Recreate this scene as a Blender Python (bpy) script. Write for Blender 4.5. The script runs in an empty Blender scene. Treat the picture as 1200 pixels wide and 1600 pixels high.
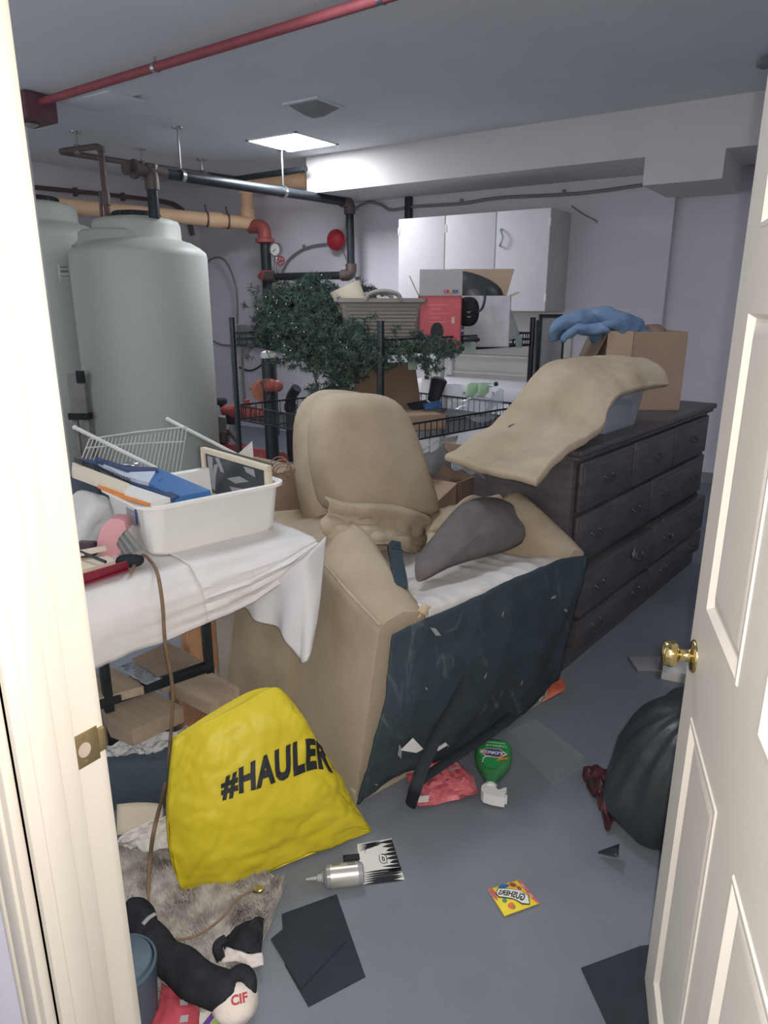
import bpy, bmesh, math, random
from math import radians, sin, cos, pi
from mathutils import Vector, Matrix, noise
random.seed(7)
S = bpy.context.scene
COL = S.collection

# ---------------------------------------------------------------- camera
CAM_H, PITCH, YAW, FPX = 1.61, radians(16.5), radians(34), 1100.0
cd = bpy.data.cameras.new('camera'); cam = bpy.data.objects.new('camera', cd); COL.objects.link(cam)
cam.location = (0, 0, CAM_H); cam.rotation_euler = (radians(90) - PITCH, 0, YAW)
cd.sensor_fit = 'VERTICAL'; cd.sensor_height = 36; cd.sensor_width = 27
cd.lens = FPX / 1600 * 36; cd.clip_start = 0.02; cd.clip_end = 60
S.camera = cam
# ---------------------------------------------------------------- world and exposure
w = bpy.data.worlds.new('world'); S.world = w; w.use_nodes = True
w.node_tree.nodes['Background'].inputs[0].default_value = (0.90, 0.94, 1.0, 1)
w.node_tree.nodes['Background'].inputs[1].default_value = 1.35
S.view_settings.view_transform = 'Standard'; S.view_settings.look = 'None'
S.view_settings.exposure = 0.0; S.view_settings.gamma = 1.0; S.view_settings.use_curve_mapping = False
# ---------------------------------------------------------------- frames of reference
CY, SY, CP, SP = cos(YAW), sin(YAW), cos(PITCH), sin(PITCH)
def Wd(r, f, z): return Vector((r*CY - f*SY, r*SY + f*CY, z))      # right / forward / height -> room
def ray(px, py):
    X = (px-600)/FPX; U = (800-py)/FPX
    d = Wd(X, CP + U*SP, -SP + U*CP); return d
C0 = Vector((0, 0, CAM_H))
def Pz(px, py, z): d = ray(px, py); return C0 + d*((z-CAM_H)/d.z)
def Py(px, py, y): d = ray(px, py); return C0 + d*(y/d.y)
def Px(px, py, x): d = ray(px, py); return C0 + d*(x/d.x)
FWD = Vector((-SY, CY, 0)); RGT = Vector((CY, SY, 0)); UP = Vector((0, 0, 1))
def Pd(px, py, f): d = ray(px, py); return C0 + d*(f/d.dot(FWD))
def Pp(px, py, p, n): d = ray(px, py); return C0 + d*((p-C0).dot(n)/d.dot(n))
def V(*a): return Vector(a)
# ---------------------------------------------------------------- lamps
def light(name, kind, loc, energy, color, **k):
    l = bpy.data.lights.new(name, kind); l.energy = energy; l.color = color
    for a, b in k.items(): setattr(l, a, b)
    o = bpy.data.objects.new(name, l); o.location = loc; COL.objects.link(o); return o
light('flash_lamp', 'POINT', Wd(0.02, -0.01, CAM_H+0.025), 100, (1.0, 0.95, 0.88), shadow_soft_size=0.01)   # phone flash next to the lens
fill = light('room_fill', 'AREA', (-2.2, 2.6, 3.0), 24, (0.86, 0.92, 1.0), shape='SQUARE', size=0.6)   # unseen fill light, added to lift the ambient in the room
light('side_fill', 'AREA', (1.0, 3.6, 3.0), 15, (0.90, 0.94, 1.0), shape='SQUARE', size=0.6)          # added fill out of view, brightens dresser front and right floor
# ---------------------------------------------------------------- materials
def lin(c):
    if isinstance(c, str):
        c = [int(c[i:i+2], 16)/255 for i in (0, 2, 4)]
    return tuple((x/12.92 if x <= .04045 else ((x+.055)/1.055)**2.4) for x in c) + (1,)
MATS = {}
def mat(name, col, rough=.7, metal=0, var=0.12, scale=8, bump=0, bscale=60, col2=None, spec=.3, alpha=1, trans=0, detail=4, emit=0, sss=0, stretch=None):
    if name in MATS: return MATS[name]
    m = bpy.data.materials.new(name); m.use_nodes = True; nt = m.node_tree; N = nt.nodes; L = nt.links
    b = N['Principled BSDF']; c = lin(col)
    b.inputs['Roughness'].default_value = rough; b.inputs['Metallic'].default_value = metal
    b.inputs['Specular IOR Level'].default_value = spec
    b.inputs['Alpha'].default_value = alpha; b.inputs['Transmission Weight'].default_value = trans
    if emit:
        b.inputs['Emission Color'].default_value = c; b.inputs['Emission Strength'].default_value = emit
    tc = N.new('ShaderNodeTexCoord'); mp = N.new('ShaderNodeMapping'); L.new(tc.outputs['Object'], mp.inputs[0])
    if stretch: mp.inputs['Scale'].default_value = stretch
    nz = N.new('ShaderNodeTexNoise'); nz.inputs['Scale'].default_value = scale; nz.inputs['Detail'].default_value = detail
    L.new(mp.outputs[0], nz.inputs['Vector'])
    rp = N.new('ShaderNodeValToRGB'); L.new(nz.outputs['Fac'], rp.inputs[0])
    lo = tuple(x*(1-var) for x in c[:3]) + (1,) if col2 is None else lin(col2)
    hi = tuple(min(1, x*(1+var)) for x in c[:3]) + (1,) if col2 is None else c
    rp.color_ramp.elements[0].position = .32; rp.color_ramp.elements[1].position = .68
    rp.color_ramp.elements[0].color = lo; rp.color_ramp.elements[1].color = hi
    L.new(rp.outputs[0], b.inputs['Base Color'])
    if bump:
        n2 = N.new('ShaderNodeTexNoise'); n2.inputs['Scale'].default_value = bscale; n2.inputs['Detail'].default_value = 6
        L.new(mp.outputs[0], n2.inputs['Vector'])
        bp = N.new('ShaderNodeBump'); bp.inputs['Strength'].default_value = bump; bp.inputs['Distance'].default_value = .01
        L.new(n2.outputs['Fac'], bp.inputs['Height']); L.new(bp.outputs[0], b.inputs['Normal'])
    MATS[name] = m; return m

WALL = mat('painted_wall', 'd8d4dc', .8, var=.03, scale=2, bump=.08, bscale=30)
CEIL = mat('painted_ceiling', 'dde1e5', .85, var=.03, scale=1.5, bump=.1, bscale=120)
BEAM = mat('painted_beam', 'dad6d6', .8, var=.03, scale=2, bump=.06, bscale=40)
FLOOR = mat('painted_concrete', '727880', .55, var=.16, scale=1.7, bump=.12, bscale=90, detail=9)
JAMB = mat('cream_gloss_paint', 'cac3b6', .45, var=.03, scale=5, bump=.05, bscale=25, spec=.4, stretch=(3, 3, .4))
DOORP = mat('door_paint', 'd6cfc5', .45, var=.02, scale=3, bump=.04, bscale=50, spec=.35)
BRASS = mat('polished_brass', 'd9c48a', .16, 1, var=.05)
BRASSD = mat('dull_brass', '9c8a66', .4, .8, var=.1, scale=30)
WHITE = mat('white_melamine', 'f2f0f4', .5, var=.02)
WGREY = mat('grey_side_panel', 'cfcecd', .6, var=.03)
CREAM = mat('beige_hutch_panel', 'd0cecb', .6, var=.03)
STEEL = mat('bright_steel', 'b9babb', .3, 1, var=.05)
PIPEB = mat('black_steel_pipe', '3d4347', .38, .5, var=.12, scale=20)
PIPEBR = mat('brown_iron_pipe', '6e5f5c', .55, .3, var=.15, scale=20)
IRON = mat('cast_iron', '6f6460', .5, .5, var=.15, scale=30)
ORANGE = mat('orange_plastic_pipe', 'f6cfa8', .45, var=.05, scale=6)
REDP = mat('red_pipe_paint', '8e4a50', .5, var=.1, scale=10)
REDF = mat('red_fitting_paint', 'a95a57', .45, var=.1, scale=15)
REDBELL = mat('red_bell_enamel', 'b2343c', .4, var=.05)
GREYBOX = mat('grey_enamel_box', '8b8d91', .55, var=.04)
CABLE = mat('grey_flex_cable', '8d8b8e', .5, .3, var=.1, scale=60)
TANK = mat('milky_polyethylene', 'c3c8c0', .5, var=.03, scale=1.2)
LIDB = mat('black_plastic_lid', '35383c', .5, var=.1)
RACK = mat('black_wire_enamel', '2f353a', .3, .3, var=.15, scale=40)
BEIGE = mat('beige_microsuede', 'beaf9a', .9, var=.1, scale=2.6, bump=.25, bscale=45, col2='a2937d', detail=7, spec=.1)
BEIGED = mat('beige_microsuede_side', 'bbad98', .9, var=.1, scale=5, bump=.25, bscale=40, col2='a5957f', detail=7, spec=.1)
LINING = mat('white_lining', 'cfcac6', .8, var=.05, scale=10, bump=.15, bscale=30)
GREYP = mat('grey_knit', '6f6868', .95, var=.1, scale=14, bump=.3, bscale=160, spec=.1)
DRESS = mat('espresso_wood', '5b565a', .42, var=.18, scale=5, col2='4a464b', bump=.06, bscale=80, stretch=(1, 1, 6), spec=.4)
CARD = mat('brown_cardboard', 'a08a78', .85, var=.06, scale=4, bump=.05, bscale=50)
CARDL = mat('light_cardboard', 'b89e88', .85, var=.05, scale=4)
CARDD = mat('dark_cardboard', '8a7668', .85, var=.07, scale=4)
DENIM = mat('blue_denim', '7f98b6', .9, var=.15, scale=9, bump=.25, bscale=140, col2='667fa0', spec=.1)
CLEAR = mat('clear_plastic', 'c9d3dc', .12, alpha=.28, spec=.5, var=.02)
FROST = mat('frosted_plastic', 'aab4c0', .35, alpha=.62, var=.05, scale=6)
CLOTH = mat('white_tablecloth', 'dedad8', .6, var=.03, scale=6, bump=.12, bscale=20)
CLOTHB = mat('white_cloth_drop', 'd9d8da', .6, var=.03, scale=4, bump=.08, bscale=20)
BINW = mat('white_tote_plastic', 'eeece8', .42, var=.02, spec=.4)
PAPER = mat('white_paper', 'dcdad6', .8, var=.03)
CREAMP = mat('cream_board', 'd8cdb8', .8, var=.04)
BLUE = mat('blue_binder', '3f6ea6', .45, var=.05)
NAVY = mat('navy_cover', '39486a', .55, var=.08)
BLACK = mat('black_plastic', '30343a', .4, var=.1)
BLACKC = mat('black_knit', '2e3034', .95, var=.2, scale=30, bump=.35, bscale=200, spec=.05)
BLACKF = mat('black_felt', '34383f', .95, var=.08, scale=12, bump=.15, bscale=180, spec=.05)
BAGB = mat('black_bin_liner', '33383c', .34, var=.12, scale=6, bump=.7, bscale=9, spec=.45)
YELLOW = mat('yellow_bag_plastic', 'cbb92c', .5, var=.05, scale=5, bump=.2, bscale=12, spec=.35)
INK = mat('black_print', '23262a', .6, var=.05)
WOOD1 = mat('pale_lumber', 'b0a08e', .8, var=.12, scale=5, bump=.1, bscale=60, stretch=(1, 6, 6), col2='9a8a78')
WOOD2 = mat('orange_lumber', 'c49a78', .8, var=.1, scale=5, stretch=(5, 5, 1), col2='ab7c58')
WOOD3 = mat('weathered_lumber', '9c8c7c', .85, var=.12, scale=6, bump=.12, bscale=60, stretch=(1, 6, 6))
WOODB = mat('brown_lumber', '8d6a54', .8, var=.1, scale=6, stretch=(6, 6, 1))
RUST = mat('rough_concrete_block', 'a9a6a2', .9, var=.1, scale=14, bump=.2, bscale=80)
BLUEF = mat('blue_grey_fabric', '4c5866', .95, var=.08, scale=20, bump=.2, bscale=180)
RUG = mat('grey_shag_pile', 'c4beb8', .95, var=.3, scale=25, col2='8a847e', spec=.05)
GREEN = mat('pine_needle_green', '55695a', .8, var=.4, scale=18, col2='324140')
BULB = mat('clear_mini_bulb', 'f4f0e6', .2)
WICKER = None
REDBOX = mat('red_printed_card', 'b24a55', .45, var=.08, scale=10)
MAROON = mat('maroon_box', '8e2f42', .5, var=.06)
GREYC = mat('pale_grey_card', '9b9a9d', .7, var=.03)
PINK = mat('pink_plastic', 'dba3aa', .45, var=.04)
CLEARG = mat('clear_grey_ribs', '9fa5a9', .2, alpha=.7, var=.1)
GREENP = mat('pale_green_paper', 'a9c9a6', .8, var=.06)
TAGP = mat('pale_green_tag', 'a8bab4', .7, var=.04)
CLOROX = mat('green_label', '2f8f4e', .4, var=.06)
BOTG = mat('green_bottle_plastic', '3f7d4c', .35, var=.1)
BLUEL = mat('blue_print', '384a86', .5, var=.05)
YELL = mat('yellow_print', 'e0cb3a', .5, var=.05)
ORNG = mat('orange_print', 'd9853c', .5, var=.05)
REDPK = mat('red_crinkled_film', 'dd7a80', .3, var=.25, scale=26, col2='b04a54', bump=.9, bscale=38, spec=.5)
ORPK = mat('orange_red_pouch', 'c86a4e', .35, var=.2, scale=9, bump=.3, bscale=25)
DKPK = mat('dark_maroon_wrapper', '5e2f36', .4, var=.5, scale=22, col2='2b2729', bump=.4, bscale=30)
BUCKET = mat('slate_blue_plastic', '4f606d', .45, var=.05)
COPPER = mat('copper_cord', '86705a', .5, .1, var=.15, scale=50)
SILVERL = mat('silver_label', 'c2beb6', .3, .5, var=.06)
GLASSP = mat('picture_glass', '4a5258', .12, var=.5, scale=6, col2='2f363b', spec=.6)
PURPLE = mat('purple_print', '6d4a93', .6, var=.04)
LIME = mat('lime_print', '9ab866', .6, var=.04)
TAN = mat('tan_strip_wood', 'b7ab93', .75, var=.06)

def wicker_mat():
    m = mat('woven_plastic_wicker', '8a8580', .6, var=.04, bump=0)
    nt = m.node_tree; N = nt.nodes; L = nt.links; b = N['Principled BSDF']
    tc = N.new('ShaderNodeTexCoord'); br = N.new('ShaderNodeTexBrick'); br.inputs['Scale'].default_value = 16
    br.inputs['Mortar Size'].default_value = .03
    mp = N.new('ShaderNodeMapping'); mp.inputs['Rotation'].default_value = (radians(90), 0, 0)
    L.new(tc.outputs['Object'], mp.inputs[0]); L.new(mp.outputs[0], br.inputs['Vector'])
    bp = N.new('ShaderNodeBump'); bp.inputs['Strength'].default_value = .8; bp.inputs['Distance'].default_value = .01
    L.new(br.outputs['Fac'], bp.inputs['Height']); bp.invert = True; L.new(bp.outputs[0], b.inputs['Normal'])
    return m
WICKER = wicker_mat()
def dust_mat():
    m = mat('dusty_black_cambric', '37434a', .85, var=.15, scale=6, bump=.25, bscale=40)
    nt = m.node_tree; N = nt.nodes; L = nt.links; b = N['Principled BSDF']
    tc = N.new('ShaderNodeTexCoord'); mp = N.new('ShaderNodeMapping'); L.new(tc.outputs['Object'], mp.inputs[0])
    mp.inputs['Rotation'].default_value = (.5, .8, .4); mp.inputs['Scale'].default_value = (5, 9, 3)
    n = N.new('ShaderNodeTexNoise'); n.inputs['Scale'].default_value = 1.6; n.inputs['Detail'].default_value = 8; n.inputs['Distortion'].default_value = 1.6
    L.new(mp.outputs[0], n.inputs['Vector'])
    r = N.new('ShaderNodeValToRGB'); r.color_ramp.elements[0].position = .60; r.color_ramp.elements[1].position = .84
    L.new(n.outputs['Fac'], r.inputs[0])
    mx = N.new('ShaderNodeMixRGB'); L.new(r.outputs[0], mx.inputs[0])
    src = b.inputs['Base Color'].links[0].from_socket; L.new(src, mx.inputs[1]); mx.inputs[2].default_value = lin('727b80')
    L.new(mx.outputs[0], b.inputs['Base Color']); return m
DUST = dust_mat()

# ---------------------------------------------------------------- mesh helpers
FRM = {}
I4 = Matrix.Identity(4)
class MB:
    def __init__(s, M=None): s.bm = bmesh.new(); s.M = M or I4
    def T(s, p): return s.M @ Vector(p)
    def v(s, p): return s.bm.verts.new(s.T(p))
    def face(s, pts):
        try: return s.bm.faces.new([s.v(p) for p in pts])
        except ValueError: return None
    def box(s, c, size, rot=None, bevel=0, seg=2):
        m = Matrix.Translation(Vector(c))
        if rot is not None: m = m @ (rot.to_4x4() if isinstance(rot, Matrix) else Matrix.Rotation(rot, 4, 'Z'))
        m = s.M @ m @ Matrix.Diagonal((size[0], size[1], size[2], 1))
        r = bmesh.ops.create_cube(s.bm, size=1, matrix=m)
        if bevel:
            es = list({e for v in r['verts'] for e in v.link_edges})
            bmesh.ops.bevel(s.bm, geom=es, offset=bevel, segments=seg, affect='EDGES', profile=.5)
        return s
    def bx(s, x0, x1, y0, y1, z0, z1, bevel=0, seg=2):
        return s.box(((x0+x1)/2, (y0+y1)/2, (z0+z1)/2), (abs(x1-x0), abs(y1-y0), abs(z1-z0)), None, bevel, seg)
    def tube(s, pts, r, n=10, cap=True, closed=False, flat=None):
        pts = [s.T(p) for p in pts]; k = len(pts); rs = r if isinstance(r, (list, tuple)) else [r]*k
        rings = []; prev = None
        for i, p in enumerate(pts):
            a = pts[(i-1) % k] if (i > 0 or closed) else p; b = pts[(i+1) % k] if (i < k-1 or closed) else p
            t = (b-a); t = t.normalized() if t.length > 1e-9 else Vector((0, 0, 1))
            if prev is None:
                ref = Vector((0, 0, 1)) if abs(t.z) < .9 else Vector((1, 0, 0))
                u = t.cross(ref).normalized()
            else:
                u = prev - t*prev.dot(t); u = u.normalized() if u.length > 1e-6 else t.orthogonal().normalized()
            prev = u; w_ = t.cross(u)
            fl = flat or 1
            rings.append([s.bm.verts.new(p + rs[i]*(cos(2*pi*j/n)*u + fl*sin(2*pi*j/n)*w_)) for j in range(n)])
        m = k if closed else k-1
        for i in range(m):
            A, B = rings[i], rings[(i+1) % k]
            for j in range(n): s.bm.faces.new((A[j], A[(j+1) % n], B[(j+1) % n], B[j]))
        if cap and not closed:
            s.bm.faces.new(list(reversed(rings[0]))); s.bm.faces.new(rings[-1])
        return s
    def lathe(s, prof, c=(0, 0, 0), axis=None, n=28):
        R = Matrix.Translation(Vector(c)) @ (Vector((0, 0, 1)).rotation_difference(Vector(axis)).to_matrix().to_4x4() if axis is not None else I4)
        rings = []
        for (r, z) in prof:
            if r < 1e-6: rings.append([s.bm.verts.new(s.M @ (R @ Vector((0, 0, z))))])
            else: rings.append([s.bm.verts.new(s.M @ (R @ Vector((r*cos(2*pi*j/n), r*sin(2*pi*j/n), z)))) for j in range(n)])
        for A, B in zip(rings, rings[1:]):
            for j in range(n):
                q = [A[j % len(A)], A[(j+1) % len(A)], B[(j+1) % len(B)], B[j % len(B)]]
                u = []
                for x in q:
                    if x not in u: u.append(x)
                if len(u) > 2:
                    try: s.bm.faces.new(u)
                    except ValueError: pass
        if len(rings[0]) > 1: s.bm.faces.new(list(reversed(rings[0])))
        if len(rings[-1]) > 1: s.bm.faces.new(rings[-1])
        return s
    def loft(s, loops, cap=True):
        R = [[s.v(p) for p in lp] for lp in loops]; n = len(R[0])
        for A, B in zip(R, R[1:]):
            for j in range(n): s.bm.faces.new((A[j], A[(j+1) % n], B[(j+1) % n], B[j]))
        if cap: s.bm.faces.new(list(reversed(R[0]))); s.bm.faces.new(R[-1])
        return s
    def grid(s, rows):
        R = [[s.v(p) for p in row] for row in rows]
        for A, B in zip(R, R[1:]):
            for j in range(len(A)-1): s.bm.faces.new((A[j], A[j+1], B[j+1], B[j]))
        return s
    def prism(s, poly, ex):
        ex = Vector(ex); a = [s.v(p) for p in poly]; b = [s.v(Vector(p)+ex) for p in poly]; n = len(a)
        s.bm.faces.new(list(reversed(a))); s.bm.faces.new(b)
        for j in range(n): s.bm.faces.new((a[j], a[(j+1) % n], b[(j+1) % n], b[j]))
        return s
    def ball(s, c, r, sc=(1, 1, 1), u=14, v=9):
        m = s.M @ Matrix.Translation(Vector(c)) @ Matrix.Diagonal((r*sc[0], r*sc[1], r*sc[2], 1))
        bmesh.ops.create_uvsphere(s.bm, u_segments=u, v_segments=v, radius=1, matrix=m); return s
    def add(s, verts, faces):
        vs = [s.v(p) for p in verts]
        for f in faces:
            try: s.bm.faces.new([vs[i] for i in f])
            except ValueError: pass
        return s

def build(mb, name, m, parent=None, loc=None, ang=38, sub=0, solid=0, stuff=False, off=-1, recalc=True):
    bm = mb.bm
    if recalc and not solid: bmesh.ops.recalc_face_normals(bm, faces=bm.faces[:])
    for f in bm.faces: f.smooth = True
    bm.normal_update()
    ca = radians(ang)
    for e in bm.edges:
        if len(e.link_faces) == 2 and e.calc_face_angle(0) > ca: e.smooth = False
    if parent is not None:
        F = FRM[parent.name]
    else:
        if loc is None:
            xs = [v.co for v in bm.verts]
            loc = Vector(((min(v.x for v in xs)+max(v.x for v in xs))/2, (min(v.y for v in xs)+max(v.y for v in xs))/2, min(v.z for v in xs)))
        F = Matrix.Translation(Vector(loc))
    bmesh.ops.transform(bm, matrix=F.inverted(), verts=bm.verts[:])
    me = bpy.data.meshes.new(name); bm.to_mesh(me); bm.free()
    o = bpy.data.objects.new(name, me); me.materials.append(m); COL.objects.link(o)
    if parent is not None: o.parent = parent
    else: o.matrix_world = F
    FRM[o.name] = F
    if solid:
        md = o.modifiers.new('thickness', 'SOLIDIFY'); md.thickness = solid; md.offset = off
    if sub:
        md = o.modifiers.new('smooth', 'SUBSURF'); md.levels = sub; md.render_levels = sub
    if stuff: o['kind'] = 'stuff'
    return o
def tag(o, label, cat, group=None):
    o['label'] = label; o['category'] = cat
    if group: o['group'] = group
    return o
def thing(name, label, cat, loc, rotz=0, group=None):
    o = bpy.data.objects.new(name, None); COL.objects.link(o); o.empty_display_size = .05
    F = Matrix.Translation(Vector(loc)) @ Matrix.Rotation(rotz, 4, 'Z'); o.matrix_world = F; FRM[o.name] = F
    return tag(o, label, cat, group)
def struct(o): o['kind'] = 'structure'; return o
def dup(o, move, label=None):
    c = o.copy(); COL.objects.link(c); c.location = o.location + Vector(move); FRM[c.name] = Matrix.Translation(Vector(move)) @ FRM[o.name]
    if label: c['label'] = label
    for ch in list(o.children):
        d = ch.copy(); COL.objects.link(d); d.parent = c
        for g in list(ch.children):
            e = g.copy(); COL.objects.link(e); e.parent = d
    return c
def frame(o, x, z=(0, 0, 1)):
    x = Vector(x); z = Vector(z).normalized(); x = (x - z*x.dot(z)).normalized(); y = z.cross(x)
    return Matrix(((x.x, y.x, z.x, o[0]), (x.y, y.y, z.y, o[1]), (x.z, y.z, z.z, o[2]), (0, 0, 0, 1)))
def cr(p0, p1, p2, p3, t):
    return .5*((2*p1) + (p2-p0)*t + (2*p0-5*p1+4*p2-p3)*t*t + (3*p1-p0-3*p2+p3)*t**3)
def spline(pts, k=8):
    pts = [Vector(p) for p in pts]; out = []; n = len(pts)
    for i in range(n-1):
        a = pts[i-1] if i else pts[0]*2-pts[1]; d = pts[i+2] if i+2 < n else pts[-1]*2-pts[-2]
        for j in range(k): out.append(cr(a, pts[i], pts[i+1], d, j/k))
    out.append(pts[-1]); return out
def smp(pts, t):
    n = len(pts)-1; x = min(max(t, 0), 1)*n; i = min(int(x), n-1); t = x-i
    a = pts[i-1] if i else pts[0]*2-pts[1]; d = pts[i+2] if i+2 <= n else pts[-1]*2-pts[-2]
    return cr(a, pts[i], pts[i+1], d, t)
class Patch:
    def __init__(s, ctrl): s.c = [[Vector(p) for p in r] for r in ctrl]
    def at(s, u, v): return smp([smp(r, u) for r in s.c], v)
    def nrm(s, u, v):
        e = .01; a = s.at(min(u+e, 1), v)-s.at(max(u-e, 0), v); b = s.at(u, min(v+e, 1))-s.at(u, max(v-e, 0))
        return a.cross(b).normalized()
    def rows(s, nu, nv, amp=0, sc=6, seed=0, fn=None):
        out = []
        for j in range(nv+1):
            row = []
            for i in range(nu+1):
                u, v = i/nu, j/nv; p = s.at(u, v)
                d = 0
                if amp: d += amp*noise.fractal(p*sc + Vector((seed, 0, 0)), .8, 2.1, 4)
                if fn: d += fn(u, v)
                if d: p = p + s.nrm(u, v)*d
                row.append(p)
            out.append(row)
        return out
def text_geo(t, size, bold=0, res=3, space=1):
    cu = bpy.data.curves.new('lettering', 'FONT'); cu.body = t; cu.size = size; cu.offset = bold; cu.resolution_u = res
    cu.space_character = space; cu.align_x = 'CENTER'; cu.align_y = 'CENTER'
    o = bpy.data.objects.new('lettering', cu); COL.objects.link(o)
    dg = bpy.context.evaluated_depsgraph_get(); me = bpy.data.meshes.new_from_object(o.evaluated_get(dg))
    vs = [v.co.copy() for v in me.vertices]; fs = [tuple(p.vertices) for p in me.polygons]
    bpy.data.objects.remove(o); bpy.data.curves.remove(cu); bpy.data.meshes.remove(me)
    return vs, fs
def text(t, size, M, name, m, parent, bold=0, sx=1, fn=None):
    vs, fs = text_geo(t, size, bold); mb = MB()
    pts = [fn(v.x*sx, v.y) if fn else M @ Vector((v.x*sx, v.y, 0)) for v in vs]
    mb.add(pts, fs); return build(mb, name, m, parent, recalc=False)
def flat(poly, M, h=0): return [M @ Vector((x, y, h)) for x, y in poly]
def decal(poly, M, h, name, m, parent, t=.0006):
    mb = MB(M); mb.prism([(x, y, h) for x, y in poly], (0, 0, t)); return build(mb, name, m, parent)
def rect(x0, x1, y0, y1): return [(x0, y0), (x1, y0), (x1, y1), (x0, y1)]
def ell(cx, cy, a, b, n=18, ph=0): return [(cx+a*cos(2*pi*i/n+ph), cy+b*sin(2*pi*i/n+ph)) for i in range(n)]
def inflate(outline, n, th, rings=7, amp=0, sc=8, seed=0, sag=0, back=.5):
    """closed puffy solid from a 3D outline: front bulges th along n, back th*back"""
    pts = [Vector(p) for p in outline]; N0 = len(pts)
    ol = []
    for i in range(N0):
        for j in range(3): ol.append(cr(pts[i-1], pts[i], pts[(i+1) % N0], pts[(i+2) % N0], j/3))
    c = sum(ol, Vector())/len(ol); n = Vector(n).normalized(); loops = []
    ss = [k/rings for k in range(1, rings+1)]
    def P(q, s, sign):
        t = th*(1-s**2.2)**.6 if sign > 0 else -th*back*(1-s**2.2)**.6
        p = c+(q-c)*s + n*t
        if amp: p = p + n*(amp*noise.fractal(p*sc+Vector((seed, 0, 0)), .9, 2, 4)) + (q-c).normalized()*(amp*.4*noise.noise(p*sc*1.3+Vector((0, seed, 5))))
        return p
    front = [[P(q, s, 1) for q in ol] for s in ss]; bk_ = [[P(q, s, -1) for q in ol] for s in ss[:-1]]
    return front, bk_, c+n*th, c-n*th*back
def add_inflate(mb, outline, n, th, **k):
    fr_, bk_, cf, cb_ = inflate(outline, n, th, **k); F = [[mb.v(p) for p in r] for r in fr_]; B = [[mb.v(p) for p in r] for r in bk_]+[F[-1]]
    a, b = mb.v(cf), mb.v(cb_); m = len(F[0])
    for R, ctr, flip in ((F, a, 0), (B, b, 1)):
        for j in range(m):
            t = (ctr, R[0][j], R[0][(j+1) % m]); mb.bm.faces.new(t[::-1] if flip else t)
            for A_, B_ in zip(R, R[1:]):
                q = (A_[j], B_[j], B_[(j+1) % m], A_[(j+1) % m]); mb.bm.faces.new(q[::-1] if flip else q)
    return mb
def blob(mb, c, a, b, cc, amp=.02, sc=8, seed=0, u=36, v=20, ridge=0):
    c, a, b, cc = Vector(c), Vector(a), Vector(b), Vector(cc); rows = []
    for j in range(v+1):
        th = pi*j/v; row = []
        for i in range(u):
            ph = 2*pi*i/u; d = a*(sin(th)*cos(ph)) + b*(sin(th)*sin(ph)) + cc*cos(th); p = c+d
            k = noise.fractal(p*sc+Vector((seed, seed*2, 0)), .9, 2.1, 5)
            if ridge: k = k*(1-ridge)+ridge*(1-2*abs(noise.noise(p*sc*.8+Vector((0, seed, 3)))))-.3*ridge
            row.append(p+d.normalized()*amp*k)
        rows.append(row)
    R = [[mb.v(p) for p in r] for r in rows[1:-1]]; t0, t1 = mb.v(rows[0][0]), mb.v(rows[-1][0])
    for j in range(u):
        mb.bm.faces.new((t0, R[0][j], R[0][(j+1) % u])); mb.bm.faces.new((t1, R[-1][(j+1) % u], R[-1][j]))
        for A, B in zip(R, R[1:]): mb.bm.faces.new((A[j], B[j], B[(j+1) % u], A[(j+1) % u]))
    return mb
# ================================================================ THE SETTING
XL, YB, XR, YF0, YF1, ZC = -7.6, 6.9, 1.7, 0.43, 0.565, 3.04
Ys = 3.66
def slab(name, boxes, m):
    mb = MB()
    for b in boxes: mb.bx(*b)
    return struct(build(mb, name, m, ang=30))
slab('floor', [(XL-.2, XR+.2, -2.2, YB+.4, -.12, 0)], FLOOR)
slab('ceiling', [(XL-.2, XR+.2, Ys, YB+.4, ZC, ZC+.15), (XL-.2, XR+.2, YF0, Ys, ZC-.025, ZC+.15), (-2.4, 2.0, -2.2, YF0, 2.5, 2.6)], CEIL)  # low corridor section is unseen, added to block world light from overhead
XS = Py(1053, 330, YB).x
slab('wall_back', [(XL-.2, XS, YB, YB+.3, 0, ZC), (XS, XR+.2, YB+.09, YB+.3, 0, ZC)], WALL)
slab('wall_left', [(XL-.2, XL, YF0, YB, 0, ZC)], WALL)
slab('wall_right', [(XR, XR+.2, YF0, YB+.1, 0, ZC)], WALL)
# the doorway wall, left and right of the opening and above it
XJ = Wd(-.468, .993, 0).x
slab('wall_front', [(XJ-1.1, XJ-.02, YF0, YF1, 0, 2.5), (.12, XR, YF0, YF1, 0, ZC), (XJ-.02, .12, YF0, YF1, 2.08, ZC)], WALL)
slab('corridor_light_block', [(-2.4, 2.0, -2.3, -2.2, 0, 2.5), (1.9, 2.0, -2.2, YF0, 0, 2.5)], WALL)  # unseen walls behind the camera, added to keep world light off the near floor
# bulkhead along the back wall with the boxed drop near its right end
bx0 = Py(479, 272, 6.1).x; z0 = 2.695
bl, br_ = Py(1004, 290, 6.1).x, Py(1128, 282, 6.1).x; zb = Py(1004, 290, 6.1).z
slab('trim_1', [(bx0, XR, 6.1, YB, z0, ZC), (bl, br_, 6.097, YB+.09, zb, z0)], BEAM)
slab('baseboard_back', [(XS, XR, YB+.075, YB+.09, 0, .1)], GREYBOX)
slab('trim_2', [(-5.62, -5.22, 2.85, 3.2, 0, ZC-.025)], WALL)      # pillar at the left
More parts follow.
